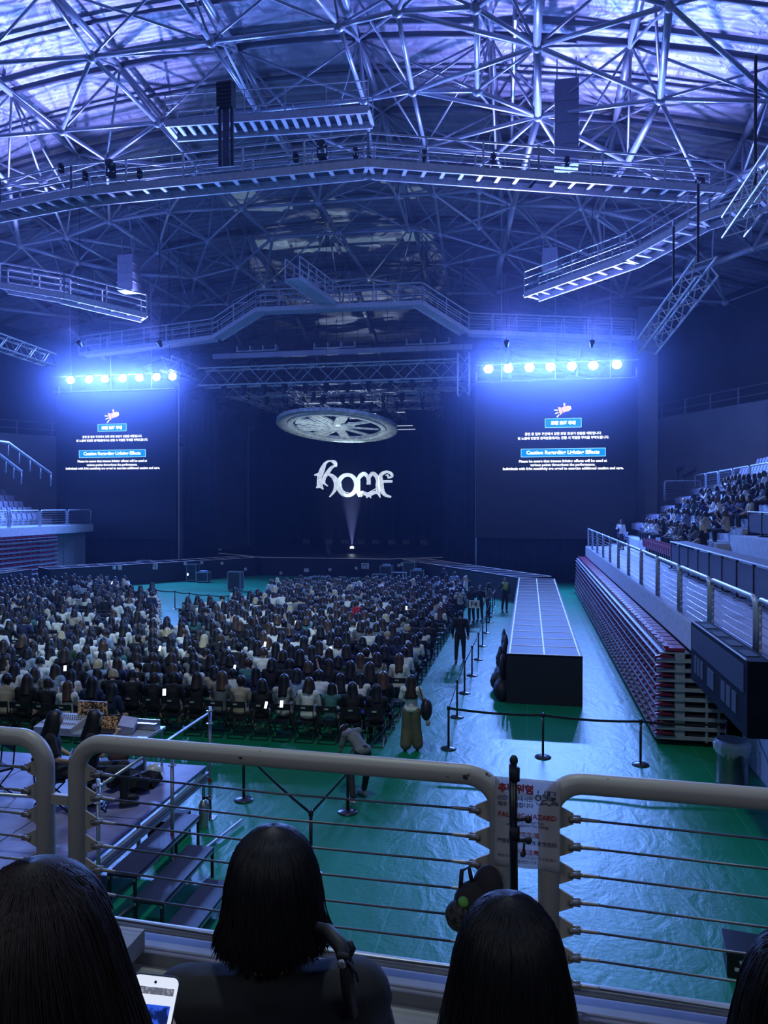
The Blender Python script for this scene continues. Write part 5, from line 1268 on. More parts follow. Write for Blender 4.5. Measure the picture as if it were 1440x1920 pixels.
tag(MB().box((0, 0, .75), (1.3, .6, .05)).box((-.6, 0, .37), (.05, .5, .75)).box((.6, 0, .37), (.05, .5, .75)).build('folding_table', M_steel, None, loc=fl(745, 1094)), 'white folding table before the stage', 'table')
# ---------------------------------------------------------------- sound platform, bottom left
PX0, PX1, PY0, PY1, PZ = -11.5, -5.45, 7.6, 12.1, .86
M_ply = mat('worn_blue_grey_plywood', (.22, .22, .40), .5, var=.35, scale=2.5, bump=.1)
pf = empty('sound_platform', ((PX0 + PX1) / 2, (PY0 + PY1) / 2, 0), label='raised scaffold platform of the sound crew at the bottom left', cat='platform'); o = pf.location
def LB(a, b_): return MB().box2(tuple(Vector(a) - o), tuple(Vector(b_) - o))
for i in range(4):
    for j in range(2):
        x0_ = PX0 + (PX1 - PX0) * i / 4; y0_ = PY0 + (PY1 - PY0) * j / 2; LB((x0_ + .01, y0_ + .01, PZ - .05), (x0_ + (PX1 - PX0) / 4 - .01, y0_ + (PY1 - PY0) / 2 - .01, PZ)).build('deck_board', M_ply, pf)
for z in (.10, .18): LB((PX1 - .02, PY0, PZ - .06 - z), (PX1 + .04, PY1, PZ - z)).build('side_rail', M_steeld, pf)
LB((PX0, PY0 - .04, PZ - .24), (PX1, PY0, PZ - .05)).build('front_rail', M_steeld, pf)
for x in (PX0 + .1, PX0 + 2, PX0 + 4, PX1 - .05):
    for y in (PY0 + .05, (PY0 + PY1) / 2, PY1 - .05): MB().tube([Vector((x, y, 0)) - o, Vector((x, y, PZ - .05)) - o], .03, 8).build('leg', M_galv, pf)
def post_at(x, y, z0_, z1_, label):
    r_ = empty('scaffold_post', (x, y, 0), label=label, cat='scaffold post'); MB().tube([(0, 0, z0_), (0, 0, z1_)], .027, 10).build('tube', M_galv, r_, True)
    for z in (z0_ + .35, z1_ - .3, z1_ - .08): MB().lathe([(.03, z), (.06, z + .005), (.06, z + .012), (.03, z + .02)], n=12).build('rosette', M_galv, r_)
    MB().tube([(0, 0, z0_ + .62), (0, 0, z0_ + .68)], .029, 10).build('red_band', mat('red_band', (.4, .02, .02), .5), r_); MB().box((0, 0, z0_ + .005), (.2, .2, .01)).build('foot_plate', M_galv, r_)
post_at(PX1 + .09, 12.0, 0, 1.92, 'tall scaffold post at the far right corner of the sound platform')
post_at(PX1 + .09, 8.6, 0, 1.90, 'scaffold post at the near right edge of the sound platform')
post_at(-5.0, 9.9, PZ - .86, 1.95, 'scaffold post with red collar between the platform posts')
def pipe(a, b_, label, r=.024):
    a = Vector(a); tag(MB().tube([(0, 0, 0), Vector(b_) - a], r, 10).build('scaffold_pipe', M_galv, None, True, loc=a), label, 'pipe')
pipe((PX1 + .09, 12.0, 1.82), (PX1 + .09, 8.6, 1.80), 'slanting steel pipe rail along the right edge of the sound platform')
pipe((PX1 + .09, 8.6, 1.62), (PX0, 8.5, 1.60), 'steel pipe rail across the near side of the sound platform')
pipe((PX1 + .2, 8.4, .06), (-4.75, 11.9, .06), 'low steel pipe lying along the platform steps')
# steps
def step(x0_, x1_, y0_, y1_, z, label):
    s_ = empty('platform_step', ((x0_ + x1_) / 2, (y0_ + y1_) / 2, 0), label=label, cat='step'); a, b_ = (x1_ - x0_) / 2, (y1_ - y0_) / 2
    MB().box2((-a, -b_, z - .04), (a, b_, z)).build('tread', mat('black_tread', (.02, .022, .04), .5), s_)
    for sx in (-1, 1):
        for sy in (-1, 1): MB().box((sx * (a - .02), sy * (b_ - .02), (z - .04) / 2), (.035, .035, z - .04)).build('leg', M_black, s_)
    for sx in (-1, 1): MB().box((sx * (a - .02), 0, z - .06), (.035, 2 * b_, .035)).build('frame', M_galv, s_)
step(-5.3, -4.9, 8.7, 10.6, .66, 'topmost black step beside the sound platform'); step(-4.85, -4.45, 8.55, 10.1, .44, 'middle black step beside the sound platform'); step(-4.35, -3.95, 8.3, 9.6, .23, 'lowest black step beside the sound platform')
tag(MB().box((0, 0, .18), (.5, .5, .36)).build('black_box', M_black, None, loc=fl(318, 1570)), 'square black box at the top of the platform steps', 'box')
# fire extinguisher
p = fl(382, 1552); fe = empty('fire_extinguisher', p, label='silver fire extinguisher standing by the scaffold post', cat='fire extinguisher')
MB().lathe([(.075, 0), (.08, .03), (.08, .38), (.05, .45), (.02, .48)], n=20).build('cylinder', M_galv, fe, True); MB().bar((-.01, 0, .5), (.12, 0, .53), .03, .02).box((0, 0, .5), (.04, .04, .06)).build('valve_handle', M_black, fe)
MB().tube([(.02, 0, .5), (.1, .03, .46), (.11, .03, .25), (.09, .02, .12)], .012, 6).build('hose', M_black, fe)
# sound desk table with gear
tb = empty('sound_table', (-7.2, 11.6, 0), label='long pale table of the sound crew carrying mixer and laptops', cat='table')
MB().box((0, 0, 1.53), (2.1, .7, .04)).build('table_top', M_steel, tb)
for x in (-1.0, 1.0):
    for y in (-.3, .3): MB().tube([(x, y, PZ), (x, y, 1.53)], .02, 6).build('leg', M_galv, tb)
mx_ = empty('mixing_console', (-7.85, 11.55, 1.56), label='white mixing console with rows of faders on the sound table', cat='mixing console'); mx_.rotation_euler.x = R(8)
MB().box((0, 0, .06), (.7, .6, .12)).build('body', mat('pale_console', (.45, .47, .52), .5), mx_)
mb = MB()
for i in range(16):
    mb.box((-.31 + i * .041, -.12, .125), (.010, .04, .015))
    for j in range(3): mb.box((-.31 + i * .041, .06 + j * .07, .125), (.018, .018, .012))
mb.build('fader_controls', M_black, mx_)
def laptop(x, y, z, rz, label, emit=True):
    l_ = empty('laptop', (x, y, z), label=label, cat='laptop'); l_.rotation_euler.z = rz; MB().box((0, 0, .01), (.36, .25, .02)).build('keyboard_base', M_black, l_)
    MB().box((0, 0, 0), (.36, .012, .25)).build('lid', M_black, l_).location = (0, .15, .13)
    q = MB(); q.box((0, .142, .13), (.33, .004, .22)); q.build('screen', mat('lit_timeline_screen', (.05, .04, .03), emit=.25, ecol=(.6, .4, .25), var=.95, scale=35), l_)
laptop(-7.0, 11.45, 1.55, R(5), 'open laptop with a brownish lit screen on the sound table')
tag(MB().box((0, 0, .24), (.55, .05, .34)).box((0, .1, .03), (.4, .3, .06)).build('monitor', mat('brown_lit_monitor', (.03, .025, .02), emit=.16, ecol=(.6, .42, .3), var=.95, scale=26), None, loc=(-7.45, 11.8, 1.55)), 'wide monitor with brownish columns of text behind the sound crew', 'monitor')
tag(MB().box((0, 0, .1), (.26, .3, .2), M=Euler((.3, .2, .3)).to_matrix()).build('tilted_tablet', mat('white_tablet', (.5, .5, .7), .4), None, loc=(-6.62, 11.5, 1.55)), 'white tilted equipment box beside the laptop on the sound table', 'equipment box')
tag(MB().box((0, 0, .06), (.5, .16, .10)).box((0, .09, .07), (.5, .02, .14)).build('rack_rail', M_galv, None, loc=(-6.45, 11.75, 1.55)), 'long silver rack unit at the right end of the sound table', 'rack')
# helmet, bags, coat chair on the platform
p = fl(288, 1462, PZ); hm = MB(); hm.ell((0, 0, .1), (.13, .16, .12), 16, 10); hm.lathe([(.14, .03), (.165, .035), (.16, .045)], n=24)
tag(hm.build('helmet', mat('white_helmet', (.6, .6, .58), .3), None, True, loc=(p.x, p.y, PZ + .05)), 'white safety helmet lying on the sound platform', 'helmet')
bg = MB(); random.seed(9)
for q in range(9): bg.box((random.uniform(-.28, .25), random.uniform(-.18, .18), random.uniform(.1, .24)), (random.uniform(.15, .35), .26, .14), M=Euler((random.uniform(-.5, .5), random.uniform(-.5, .5), random.uniform(0, 3))).to_matrix())
p = fl(255, 1478, PZ); tag(bg.build('bag_pile', M_black, None, False, loc=(p.x, p.y, PZ)), 'heap of black bags and coats on the sound platform', 'bags')
p = fl(222, 1455, PZ); bb = empty('leather_bag', (p.x, p.y, PZ + .22), label='small glossy brown leather bag standing behind the black bags', cat='bag'); MB().ell((0, 0, .14), (.2, .12, .16), 14, 9).build('body', mat('brown_leather', (.18, .10, .07), .25), bb, True)
MB().tube([(-.14, 0, .2), (-.1, 0, .38), (.1, 0, .38), (.14, 0, .2)], .012, 6).build('handle', M_black, bb); MB().box2((-.4, -.2, -.22), (.4, .2, 0)).build('support_box', M_black, bb)
# ---------------------------------------------------------------- crew and standing people
def standJ(**k):
    J = dict(pelvis=(0, 0, .93), chest=(0, 0, 1.28), neck=(0, 0, 1.43), head=(0, .03, 1.58), sl=(-.18, 0, 1.37), sr=(.18, 0, 1.37), el=(-.25, -.02, 1.1), er=(.25, -.02, 1.1), wl=(-.25, .06, .88), wr=(.25, .06, .88),
             hl=(-.09, 0, .90), hr=(.09, 0, .90), kl=(-.10, .03, .50), kr=(.10, .03, .50), al=(-.11, -.02, .09), ar=(.11, -.02, .09)); J.update(k); return J
def standing(px, py, J, label, hair, hairc, shirt, rz=0, h=1.68, trous=None, shoe=None, dress='shirt', fem=True, hd=(0, 1, 0), hl=.42, wide=.035, z=0.0, tail=False, voxel=.011, hands=True, cat='person', hgt=1.69):
    p = fl(px, py, z); ms = figure(J, head_dir=hd, voxel=voxel, ratio=.3, dress=dress, fem=fem, hands=hands)
    hm_ = hair_mesh(hl, hd=hd, wide=wide, tail=tail, seed=int(px), n=30, m=14) if hair else None
    return person('person', (*ms, Vector(J['head'])), (p.x, p.y, z), rz, label, hm_, hairc, shirt, sc=h / hgt, trous=trous, shoe=shoe)
# man in black walking the aisle
standing(863, 1243, standJ(al=(-.13, -.08, .09), ar=(.10, .14, .09), kl=(-.12, -.02, .5), kr=(.10, .08, .5), wl=(-.25, .05, .90), wr=(.25, .0, .90), el=(-.25, -.04, 1.12), er=(.25, -.04, 1.12)), 'short-haired person in black walking away up the aisle beside the barrier posts', True, 'black', 'black', h=1.78, fem=False, dress='long', hl=.17, wide=0, shoe=M_shoed)
# woman with shoulder bag
kh = mat('khaki_trousers', (.16, .15, .10), .85)
wb = standing(771, 1408, standJ(wide=1, er=(.27, .02, 1.12), wr=(.2, .22, 1.2), el=(-.24, .04, 1.12), wl=(-.12, .22, 1.05), al=(-.12, -.02, .09), ar=(.14, .05, .09)), 'woman in white shirt and wide khaki trousers standing with a black shoulder bag', True, 'dark brown', 'white', rz=R(5), h=1.66, trous=kh, dress='shirt', hl=.5, shoe=M_shoed)
sb_ = empty('shoulder_bag', wb.location + Vector((.34, -.05, .82)), label='black shoulder bag with small pale charms on the standing woman', cat='bag')
bm_ = MB(); bm_.ell((0, 0, .12), (.13, .20, .24), 14, 10); bm_.build('body', mat('black_bag_pattern', (.02, .02, .03), .5, var=.9, scale=30), sb_, True)
MB().tube([(-.02, -.16, .22), (-.10, -.12, .52), (-.16, 0, .60), (-.12, .12, .5), (-.02, .16, .22)], .014, 6).build('strap', M_black, sb_)
MB().ell((.05, -.1, -.14), (.05, .05, .07), 10, 7).build('charm', CLOTH['beige'], sb_, True)
# bending woman
standing(676, 1497, standJ(pelvis=(0, -.08, .92), chest=(0, .22, 1.12), neck=(0, .33, 1.19), head=(.0, .47, 1.17), sl=(-.17, .25, 1.17), sr=(.17, .25, 1.17), el=(-.22, .3, .92), er=(.22, .3, .92), wl=(-.16, .42, .75), wr=(.16, .42, .75),
     hl=(-.09, -.06, .9), hr=(.09, -.06, .9), kl=(-.14, .12, .52), kr=(.12, -.05, .5), al=(-.3, -.12, .10), ar=(.14, .05, .09)), 'dark-haired woman in a grey top bending forward beside the last seats', True, 'black', 'grey', rz=R(55), h=1.66, hd=(0, .8, -.6), hl=.34, wide=.05, shoe=M_shoe, dress='shirt')
# staff and people farther up the aisle
standing(946, 1148, standJ(er=(.28, .15, 1.2), wr=(.18, .3, 1.4)), 'crew member with a lit reflective vest standing at the left side of the runway', True, 'black', 'black', rz=R(200), h=1.72, fem=False, dress='long', hl=.16, wide=0, voxel=.018, hands=False)
vp = fl(946, 1148); vst = MB(); vst.ell((0, 0, 0), (.2, .15, .26), 12, 8); tag(vst.build('reflective_vest', mat('lime_vest', (.35, .6, .1), .6), None, True, loc=(vp.x, vp.y, 1.28)), 'lime reflective vest worn by the crew member beside the runway', 'vest')
for i, (px, py, sc_, hc, rz, lb_) in enumerate(((852, 1128, 'pale blue', 'black', 0, 'person in pale blue shirt standing at the far end of the aisle'), (832, 1118, 'black', 'black', 20, 'dark dressed person standing beyond the crowd near the stage'),
        (862, 1170, 'striped', 'black', -10, 'person in a patterned shirt standing by the F4 sign, left side'), (884, 1168, 'black', 'dark brown', 30, 'dark dressed person standing behind the F4 sign'), (900, 1165, 'black', 'black', 160, 'person in black with a bag standing right of the F4 sign'),
        (915, 1158, 'grey', 'dark brown', -60, 'person in grey standing nearest the runway by the F4 sign'), (669, 1206, 'red', 'black', 60, 'person in a red vest standing among the seated crowd'), (873, 1140, 'white', 'blonde', 80, 'person in white holding up a phone at the far aisle end'),
        (508, 1150, 'pale blue', 'black', 0, 'person in pale blue standing in the far crowd before the stage'))):
    standing(px, py, standJ(er=(.26, .1, 1.15), wr=(.12, .3, 1.28)), lb_, True, hc, sc_, rz=R(rz), h=1.66, hl=.35 if i % 2 else .2, voxel=.02, hands=False)
# notable people in the crowd: standing in cream, singing person in red skirt
standing(352, 1300, standJ(pelvis=(0, -.05, .88), chest=(0, .08, 1.2), neck=(0, .15, 1.33), head=(0, .24, 1.42), sl=(-.17, .1, 1.28), sr=(.17, .1, 1.28), el=(-.22, .25, 1.08), er=(.22, .25, 1.08), wl=(-.06, .42, 1.0), wr=(.06, .42, 1.0)),
         'person in a loose cream shirt standing up and stooping among the seated crowd', True, 'black', 'beige', rz=R(-60), h=1.66, dress='long', hl=.25, voxel=.014)
standing(52, 1188, standJ(er=(.26, .2, 1.2), wr=(.08, .3, 1.3), el=(-.3, .1, 1.2), wl=(-.42, .3, 1.1)), 'woman in black top and bright red skirt standing in the far left crowd', True, 'black', 'black', rz=R(-120), h=1.62, hl=.4, voxel=.016, trous=CLOTH['red'])
# standing woman in the right stand
p = dep(1173, 1003, 42); standing_ = figure(standJ(er=(.26, .15, 1.2), wr=(.08, .22, 1.42)), voxel=.018, ratio=.3, dress='long')
person('person', (*standing_, Vector((0, .03, 1.58))), (5.2, (p.y), 2.82), R(120), 'woman in white standing at the foot of the right stand holding a phone up', hair_mesh(.4), 'dark brown', 'white')
# sound crew, seated on the platform
for i, (px, py, rz, lb_) in enumerate(((96, 1348, -60, 'long-haired sound crew member in black seated at the mixing console, left one'), (166, 1352, -60, 'sound crew member in black seated at the laptop, face in profile'))):
    p = dep(px, py, 11.1); person('person', SEATED[(0, 1)[i]], (p.x, p.y, PZ), R(rz), lb_, HAIRS[('long', i)][i], 'black', 'black', sc=1.12)
    chair((p.x, p.y, PZ), R(rz), 'black chair under the sound crew member, %s one' % ('left', 'right')[i])
p = fl(20, 1500, PZ); chair((p.x - .3, p.y, PZ), R(150), 'empty dark chair at the left edge of the sound platform')
# blue banner held over the last rows and small lit phones in the crowd
p = dep(698, 1335, 17.2); n = 10; mb = MB()
for i in range(n + 1):
    for j in (0, 1):
        mb.v.append((-.32 + .62 * i / n, .05 * math.sin(i * 1.1), .14 - .24 * i / n + (.12 if j else -.14) * (1 + .2 * math.sin(i))))
for i in range(n): a = i * 2; mb.f.append((a, a + 2, a + 3, a + 1)); mb.mi.append(0)
b3 = mb.build('slogan_banner', mat('royal_blue_banner', (.01, .05, .75), .6, emit=.12, ecol=(.05, .12, 1)), None, True, loc=p, fix=False); so = b3.modifiers.new('s', 'SOLIDIFY'); so.thickness = .006
tag(b3, 'royal blue cloth banner held up in the last rows of the crowd', 'banner')
E_ph = mat('lit_phone_screen', (.8, .85, .95), emit=2.2, ecol=(.8, .9, 1), var=.3, scale=30)
for i, (px, py, Z) in enumerate(((308, 1298 - 0, 16.6), (499, 1322, 16.3), (528, 1320, 16.5), (620, 1217, 21.8), (440, 1252, 19.5), (497, 1208, 22), (122, 1253, 20), (352, 1077, 42), (210, 1093, 38), (762, 1140, 30), (860, 1105, 38), (300, 1216, 21), (828, 1095, 40), (165, 1286, 17.5), (555, 1168, 26))):
    c = dep(px, py, Z); mb = MB(); mb.m = 0; mb.box((0, 0, 0), (.078, .009, .155)); mb.m = 1; mb.box((0, -.006, 0), (.070, .003, .145))
    ph = mb.build('phone', [M_black, E_ph], None, loc=c); ph.rotation_euler = (R(-20), 0, R(random.uniform(-25, 25)))
    tag(ph, 'small phone with a lit screen held up in the crowd, %s of the glowing phones' % nth(i + 1), 'phone', 'lit phones in the crowd')
# ================================================================ FOREGROUND: OWN RAIL, LEDGE, WOMEN
RZ = 4.20; LZ = 3.22
Ra = fl(150, 1391, RZ); Rb = fl(930, 1456, RZ); rd = (Rb - Ra); rd.z = 0; rd.normalize(); rn = Vector((-rd.y, rd.x, 0))
def online(px, py=None):
    # point of the rail's vertical plane under pixel column px
    d = ray(px, 960); o = Vector((0, 0, CAMZ)); t = (Ra - o).dot(rn) / d.dot(rn); q = o + d * t; return Vector((q.x, q.y, 0))
M_rail = bpy.data.materials.new('chipped_cream_paint'); M_rail.use_nodes = True; N, L, b = nodes(M_rail)
tc = N.new('ShaderNodeTexCoord'); nz = N.new('ShaderNodeTexNoise'); nz.inputs['Scale'].default_value = 26; nz.inputs['Detail'].default_value = 3; L.new(tc.outputs['Object'], nz.inputs['Vector'])
nz2 = N.new('ShaderNodeTexNoise'); nz2.inputs['Scale'].default_value = 2.2; L.new(tc.outputs['Object'], nz2.inputs['Vector'])
ad = N.new('ShaderNodeMath'); ad.operation = 'ADD'; L.new(nz.outputs['Fac'], ad.inputs[0]); L.new(nz2.outputs['Fac'], ad.inputs[1])
rp = N.new('ShaderNodeValToRGB'); rp.color_ramp.elements[0].position = .715; rp.color_ramp.elements[0].color = (.40, .385, .37, 1); rp.color_ramp.elements[1].position = .735; rp.color_ramp.elements[1].color = (.05, .045, .04, 1)
hf = N.new('ShaderNodeMath'); hf.operation = 'MULTIPLY'; hf.inputs[1].default_value = .5; L.new(ad.outputs[0], hf.inputs[0]); mr = N.new('ShaderNodeMath'); mr.operation = 'ADD'; mr.inputs[1].default_value = .07; L.new(hf.outputs[0], mr.inputs[0])
L.new(mr.outputs[0], rp.inputs['Fac']); L.new(rp.outputs[0], b.inputs['Base Color']); b.inputs['Roughness'].default_value = .45
M_wire = mat('steel_cable', (.13, .14, .16), .4, .6); M_fit = mat('cable_fitting', (.30, .30, .31), .45, .6)
HR = RZ - LZ; PR = .045
def own_panel(pa, pb, label, left=True, right=True, ncab=7):
    a = Vector((pa.x, pa.y, LZ)); b_ = Vector((pb.x, pb.y, LZ)); d = (b_ - a).normalized(); Ln = (b_ - a).length; o = empty('guard_rail', a, label=label, cat='guard rail'); rc = .15; pts = []
    if left:
        pts.append(Vector((0, 0, 0)))
        for k in range(11): t = R(90) * k / 10; pts.append(d * (rc - rc * math.cos(t)) + Vector((0, 0, HR - rc + rc * math.sin(t))))
    else: pts.append(Vector((0, 0, HR)))
    for k in range(1, 6): pts.append(d * (rc + (Ln - 2 * rc) * k / 6) + Vector((0, 0, HR)))
    if right:
        for k in range(11): t = R(90) * (1 - k / 10); pts.append(d * (Ln - rc + rc * math.cos(t)) + Vector((0, 0, HR - rc + rc * math.sin(t))))
        pts.append(d * Ln)
    else: pts.append(d * Ln + Vector((0, 0, HR)))
    MB().tube(pts, PR, 24).build('frame', M_rail, o, True)
    for i in range(ncab):
        z = HR - .155 - .120 * i
        MB().tube([d * .12 + Vector((0, 0, z)), d * (Ln * .5) + Vector((0, 0, z - .012)), d * (Ln - .12) + Vector((0, 0, z))], .0055, 8).build('cable', M_wire, o, True)
        for s_, on in ((0, left), (1, right)):
            if not on: continue
            e = d * (Ln * s_); q = d * (1 - 2 * s_); mb = MB()
            # tapered gusset plate
            ps = [e + q * .035 + Vector((0, 0, z + .056)), e + q * .105 + Vector((0, 0, z + .022)), e + q * .105 + Vector((0, 0, z - .022)), e + q * .035 + Vector((0, 0, z - .052))]
            th = rn * .005; mb.add([p - th for p in ps] + [p + th for p in ps], [(0, 1, 2, 3), (7, 6, 5, 4), (0, 4, 5, 1), (1, 5, 6, 2), (2, 6, 7, 3), (3, 7, 4, 0)]); mb.build('gusset_plate', M_rail, o)
            mb = MB(); c = e + q * .085 + Vector((0, 0, z)); mb.bar(c - rn * .012, c - rn * .012 + q * .05, .006, .024, up=(0, 0, 1)); mb.bar(c + rn * .012, c + rn * .012 + q * .05, .006, .024); mb.tube([c - rn * .02 + q * .01, c + rn * .02 + q * .01], .007, 8)
            mb.tube([c + q * .04, c + q * .07, c + q * .12, c + q * .13], [.009, .009, .007, .006], 10); mb.build('cable_clevis', M_fit, o, True)
    return o
own_panel(online(-560), online(83), 'cream painted balcony rail panel with cables at the left edge', left=True)
own_panel(online(143), online(938), 'long cream painted balcony rail panel with cables in the middle of the view')
own_panel(online(1030), online(1030) + rd * (online(938) - online(143)).length, 'cream painted balcony rail panel with cables at the right')
for a, b_, z, lb_ in ((83, 143, HR - .3, 'left pair of rail panels'), (938, 1030, HR - .55, 'right pair of rail panels')):
    p, q = online(a), online(b_); p.z = q.z = LZ + z; mb = MB(); mb.bar((0, 0, 0), q - p, .03, .05); tag(mb.build('rail_connector', M_rail, None, loc=p), 'short flat bar joining the %s' % lb_, 'connector')
# ledge: base pipe, metal kerb, pale ledge top, dark concrete face
def along(off, a=-6, b_=9): c = Vector((Ra.x, Ra.y, 0)) + rn * off; return c + rd * a, c + rd * b_
def slab(name, off0, off1, z0_, z1_, m):
    a, b_ = along((off0 + off1) / 2); mb = MB(); mb.bar((a.x, a.y, (z0_ + z1_) / 2), (b_.x, b_.y, (z0_ + z1_) / 2), abs(off1 - off0), z1_ - z0_); o = mb.build(name, m); o['kind'] = 'structure'; return o
M_kerb = mat('dark_metal_kerb', (.20, .20, .22), .5, .3); M_ledge = mat('pale_ledge_paint', (.34, .35, .37), .7, var=.1, scale=3); M_face = mat('worn_brown_concrete', (.16, .14, .13), .85, var=.3, scale=4, bump=.3, bscale=20)
slab('trim_ledge_top', -.42, .12, LZ - .16, LZ - .06, M_ledge); slab('trim_kerb', -.06, .10, LZ - .06, LZ + .0, M_kerb)
slab('wall_balcony_front', -.40, .10, -.0, LZ - .16, M_face)
a, b_ = along(.075); mb = MB(); mb.tube([(a.x, a.y, LZ + .045), (b_.x, b_.y, LZ + .045)], .025, 12); o = mb.build('trim_base_pipe', M_steel, None, True); o['kind'] = 'structure'
p = online(238); tag(MB().box((0, 0, .05), (.22, .16, .10)).build('junction_box', M_ledge, None, loc=(p.x, p.y - .12, LZ)), 'small pale junction box on the ledge beside the left woman', 'box')
# own terrace
M_terr = mat('dark_terrace_floor', (.05, .05, .06), .8)
slab('floor_own_terrace', -5.2, -.40, 1.9, 2.55, M_terr); slab('floor_own_step', -5.2, -1.55, 2.55, 3.38, M_terr)
# laminated warning sheet
sc0 = online(926); sc1 = online(1052); sh = HR; off = -PR - .004
c0 = dep(926, 1457, 1); 
def onrail(px, py, off_=off):
    d = ray(px, py); o = Vector((0, 0, CAMZ)); pt = Ra + rn * off_; t = (pt - o).dot(rn) / d.dot(rn); return o + d * t
TL, TR, BR, BL = onrail(928, 1455), onrail(1051, 1466), onrail(1048, 1635), onrail(927, 1621)
sg = empty('warning_sheet', TL, label='translucent laminated falling hazard sheet taped across the two rail posts', cat='sign')
mb = MB(); n = 12; X = (TR - TL); D = (BL - TL)
for i in range(n + 1):
    for j in range(n + 1): mb.v.append(tuple(X * (i / n) + D * (j / n) + rn * (.004 * math.sin(i * 1.3) * math.sin(j * .9))))
for i in range(n):
    for j in range(n): a = i * (n + 1) + j; mb.f.append((a, a + 1, a + n + 2, a + n + 1)); mb.mi.append(0)
sheet = mb.build('sheet', mat('frosted_laminate', (.62, .62, .70), .35, alpha=.62, var=.04), sg, True, fix=False); so = sheet.modifiers.new('s', 'SOLIDIFY'); so.thickness = .0008
E_red = mat('red_ink', (.40, .04, .02), .7, var=0); E_dk = mat('dark_ink', (.09, .04, .10), .7, var=0); E_or = mat('orange_brown_ink', (.42, .12, .03), .7, var=0)
def st(text, x0_, x1_, y_, m, bold=.02):
    # x0,x1,y in crop pixels of the sheet (offset 900,1440; scale 6)
    a = onrail(900 + x0_ / 6, 1440 + y_ / 6 , off - .006); b2 = onrail(900 + x1_ / 6, 1440 + (y_ + (x1_ - x0_) * .10) / 6, off - .006)
    a.z = (a.z + b2.z) / 2; b2.z = a.z; o = put_text(text, 'printed_text', None, (0, 0, 0), (b2 - a).length, m, rd, (0, 0, 1), bold=bold, off=0); o.parent = sg; o.location = (a + b2) / 2 - TL; return o
st('추락위험', 203, 597, 212, E_red, .05); st('난간에 기대시면', 197, 592, 320, E_dk); st('매우 위험합니다', 203, 600, 392, E_dk)
st('FALLING HAZARD', 208, 858, 510, E_red, .02); st("It's very dangerous", 330, 710, 590, E_dk, .01); st('to lean against the railing', 298, 768, 630, E_dk, .01)
st('谨防坠落', 395, 665, 740, E_or, .02); st('严禁倚靠栏杆以免发生危险', 190, 866, 805, E_dk, .01); st('転落注意', 395, 662, 935, E_red, .02); st('手すりによりかからないでください', 200, 856, 975, E_dk, .01); st('大変危険です。', 380, 655, 1045, E_dk, .01)
def sp_(x, y): return onrail(900 + x / 6, 1440 + y / 6, off - .006) - TL
mb = MB()
for seg in ([(655 + 30 * math.cos(t), 335 + 30 * math.sin(t)) for t in [2 * math.pi * i / 16 for i in range(17)]], [(635, 395), (660, 415), (690, 410), (710, 360), (740, 370), (745, 345), (700, 310), (715, 300), (755, 320), (765, 365), (790, 340), (850, 340), (845, 355), (800, 365)],
            [(690, 410), (740, 400), (790, 425), (815, 395), (870, 425), (885, 410), (830, 380), (800, 365)], [(655, 255), (655, 285)], [(730, 262), (730, 290)], [(765, 262), (765, 320)], [(780, 262), (780, 330)], [(843, 270), (843, 315)], [(810, 265), (810, 280)]):
    mb.tube([sp_(*q) for q in seg], .0022, 5)
mb.build('falling_figure_symbol', mat('navy_ink', (.02, .03, .10), .7), sg)
# camera pole held up in front of the sheet
pb = dep(964, 1740, 2.3); pt_ = dep(960, 1432, 2.3); H_ = pt_.z - pb.z; zt0 = pb.z
bp_ = Vector((pb.x, pb.y, 2.55)); mo = empty('camera_monopod', bp_, label='thin black extended monopod rising in front of the warning sheet', cat='monopod')
ztop = pt_.z - 2.55; MB().tube([(0, 0, 0), (0, 0, ztop - .42)], .015, 12).build('lower_tube', M_blackgl, mo, True); MB().tube([(0, 0, ztop - .45), (-.005, 0, ztop)], .0125, 12).build('upper_tube', M_blackgl, mo, True)
for z in (ztop - .03, ztop - .42, ztop - .21): MB().tube([(0, 0, z - .02), (0, 0, z + .02)], .0165, 12).build('collar', M_black, mo, True)
MB().ell((-.002, 0, ztop + .012), (.013, .015, .017), 12, 8).build('head', M_black, mo, True)
for z in (ztop - .17, ztop - .235): mb = MB(); mb.tube([(0, 0, z), (.035, 0, z + .004)], .006, 8); mb.ell((.042, 0, z + .004), (.012, .012, .012), 10, 7); mb.build('clamp_knob', M_black, mo, True)
mb = MB(); mb.tube([(.03, 0, ztop - .24), (.028, 0, ztop - .27)], .004, 6); mb.ell((.026, 0, ztop - .275), (.009, .009, .009), 8, 6); mb.build('lever', M_black, mo, True)
# bag on the ledge between the panels
bc = onrail(895, 1742, -.10); bag = empty('small_backpack', (bc.x, bc.y, bc.z), label='dark patterned bag with a lime green charm hung on the rail by the post', cat='bag')
bag.scale = (.74, .8, .8); hb_ = .30; mb = MB(); mb.ell((-.02, 0, .13), (.12, .07, .13), 16, 10); mb.ell((.06, .02, .22), (.09, .06, .12), 14, 9); mb.build('body', mat('grey_brown_bag', (.035, .032, .036), .8), bag, True)
MB().ell((-.10, -.03, .08), (.085, .06, .085), 14, 9).build('pocket', mat('speckled_black_pocket', (.05, .05, .05), .7, var=.98, scale=45), bag, True)
MB().ell((-.075, -.055, .17), (.032, .03, .028), 12, 8).build('lime_charm', mat('lime_plush', (.20, .55, .10), .9), bag, True); MB().ell((-.01, -.06, .10), (.022, .02, .03), 10, 7).build('yellow_charm', mat('yellow_plush', (.5, .42, .05), .9), bag, True)
MB().tube([(-.1, 0, .2), (-.09, 0, .31), (-.05, 0, .33), (-.03, 0, .25)], .013, 8).build('handle', M_black, bag, True)
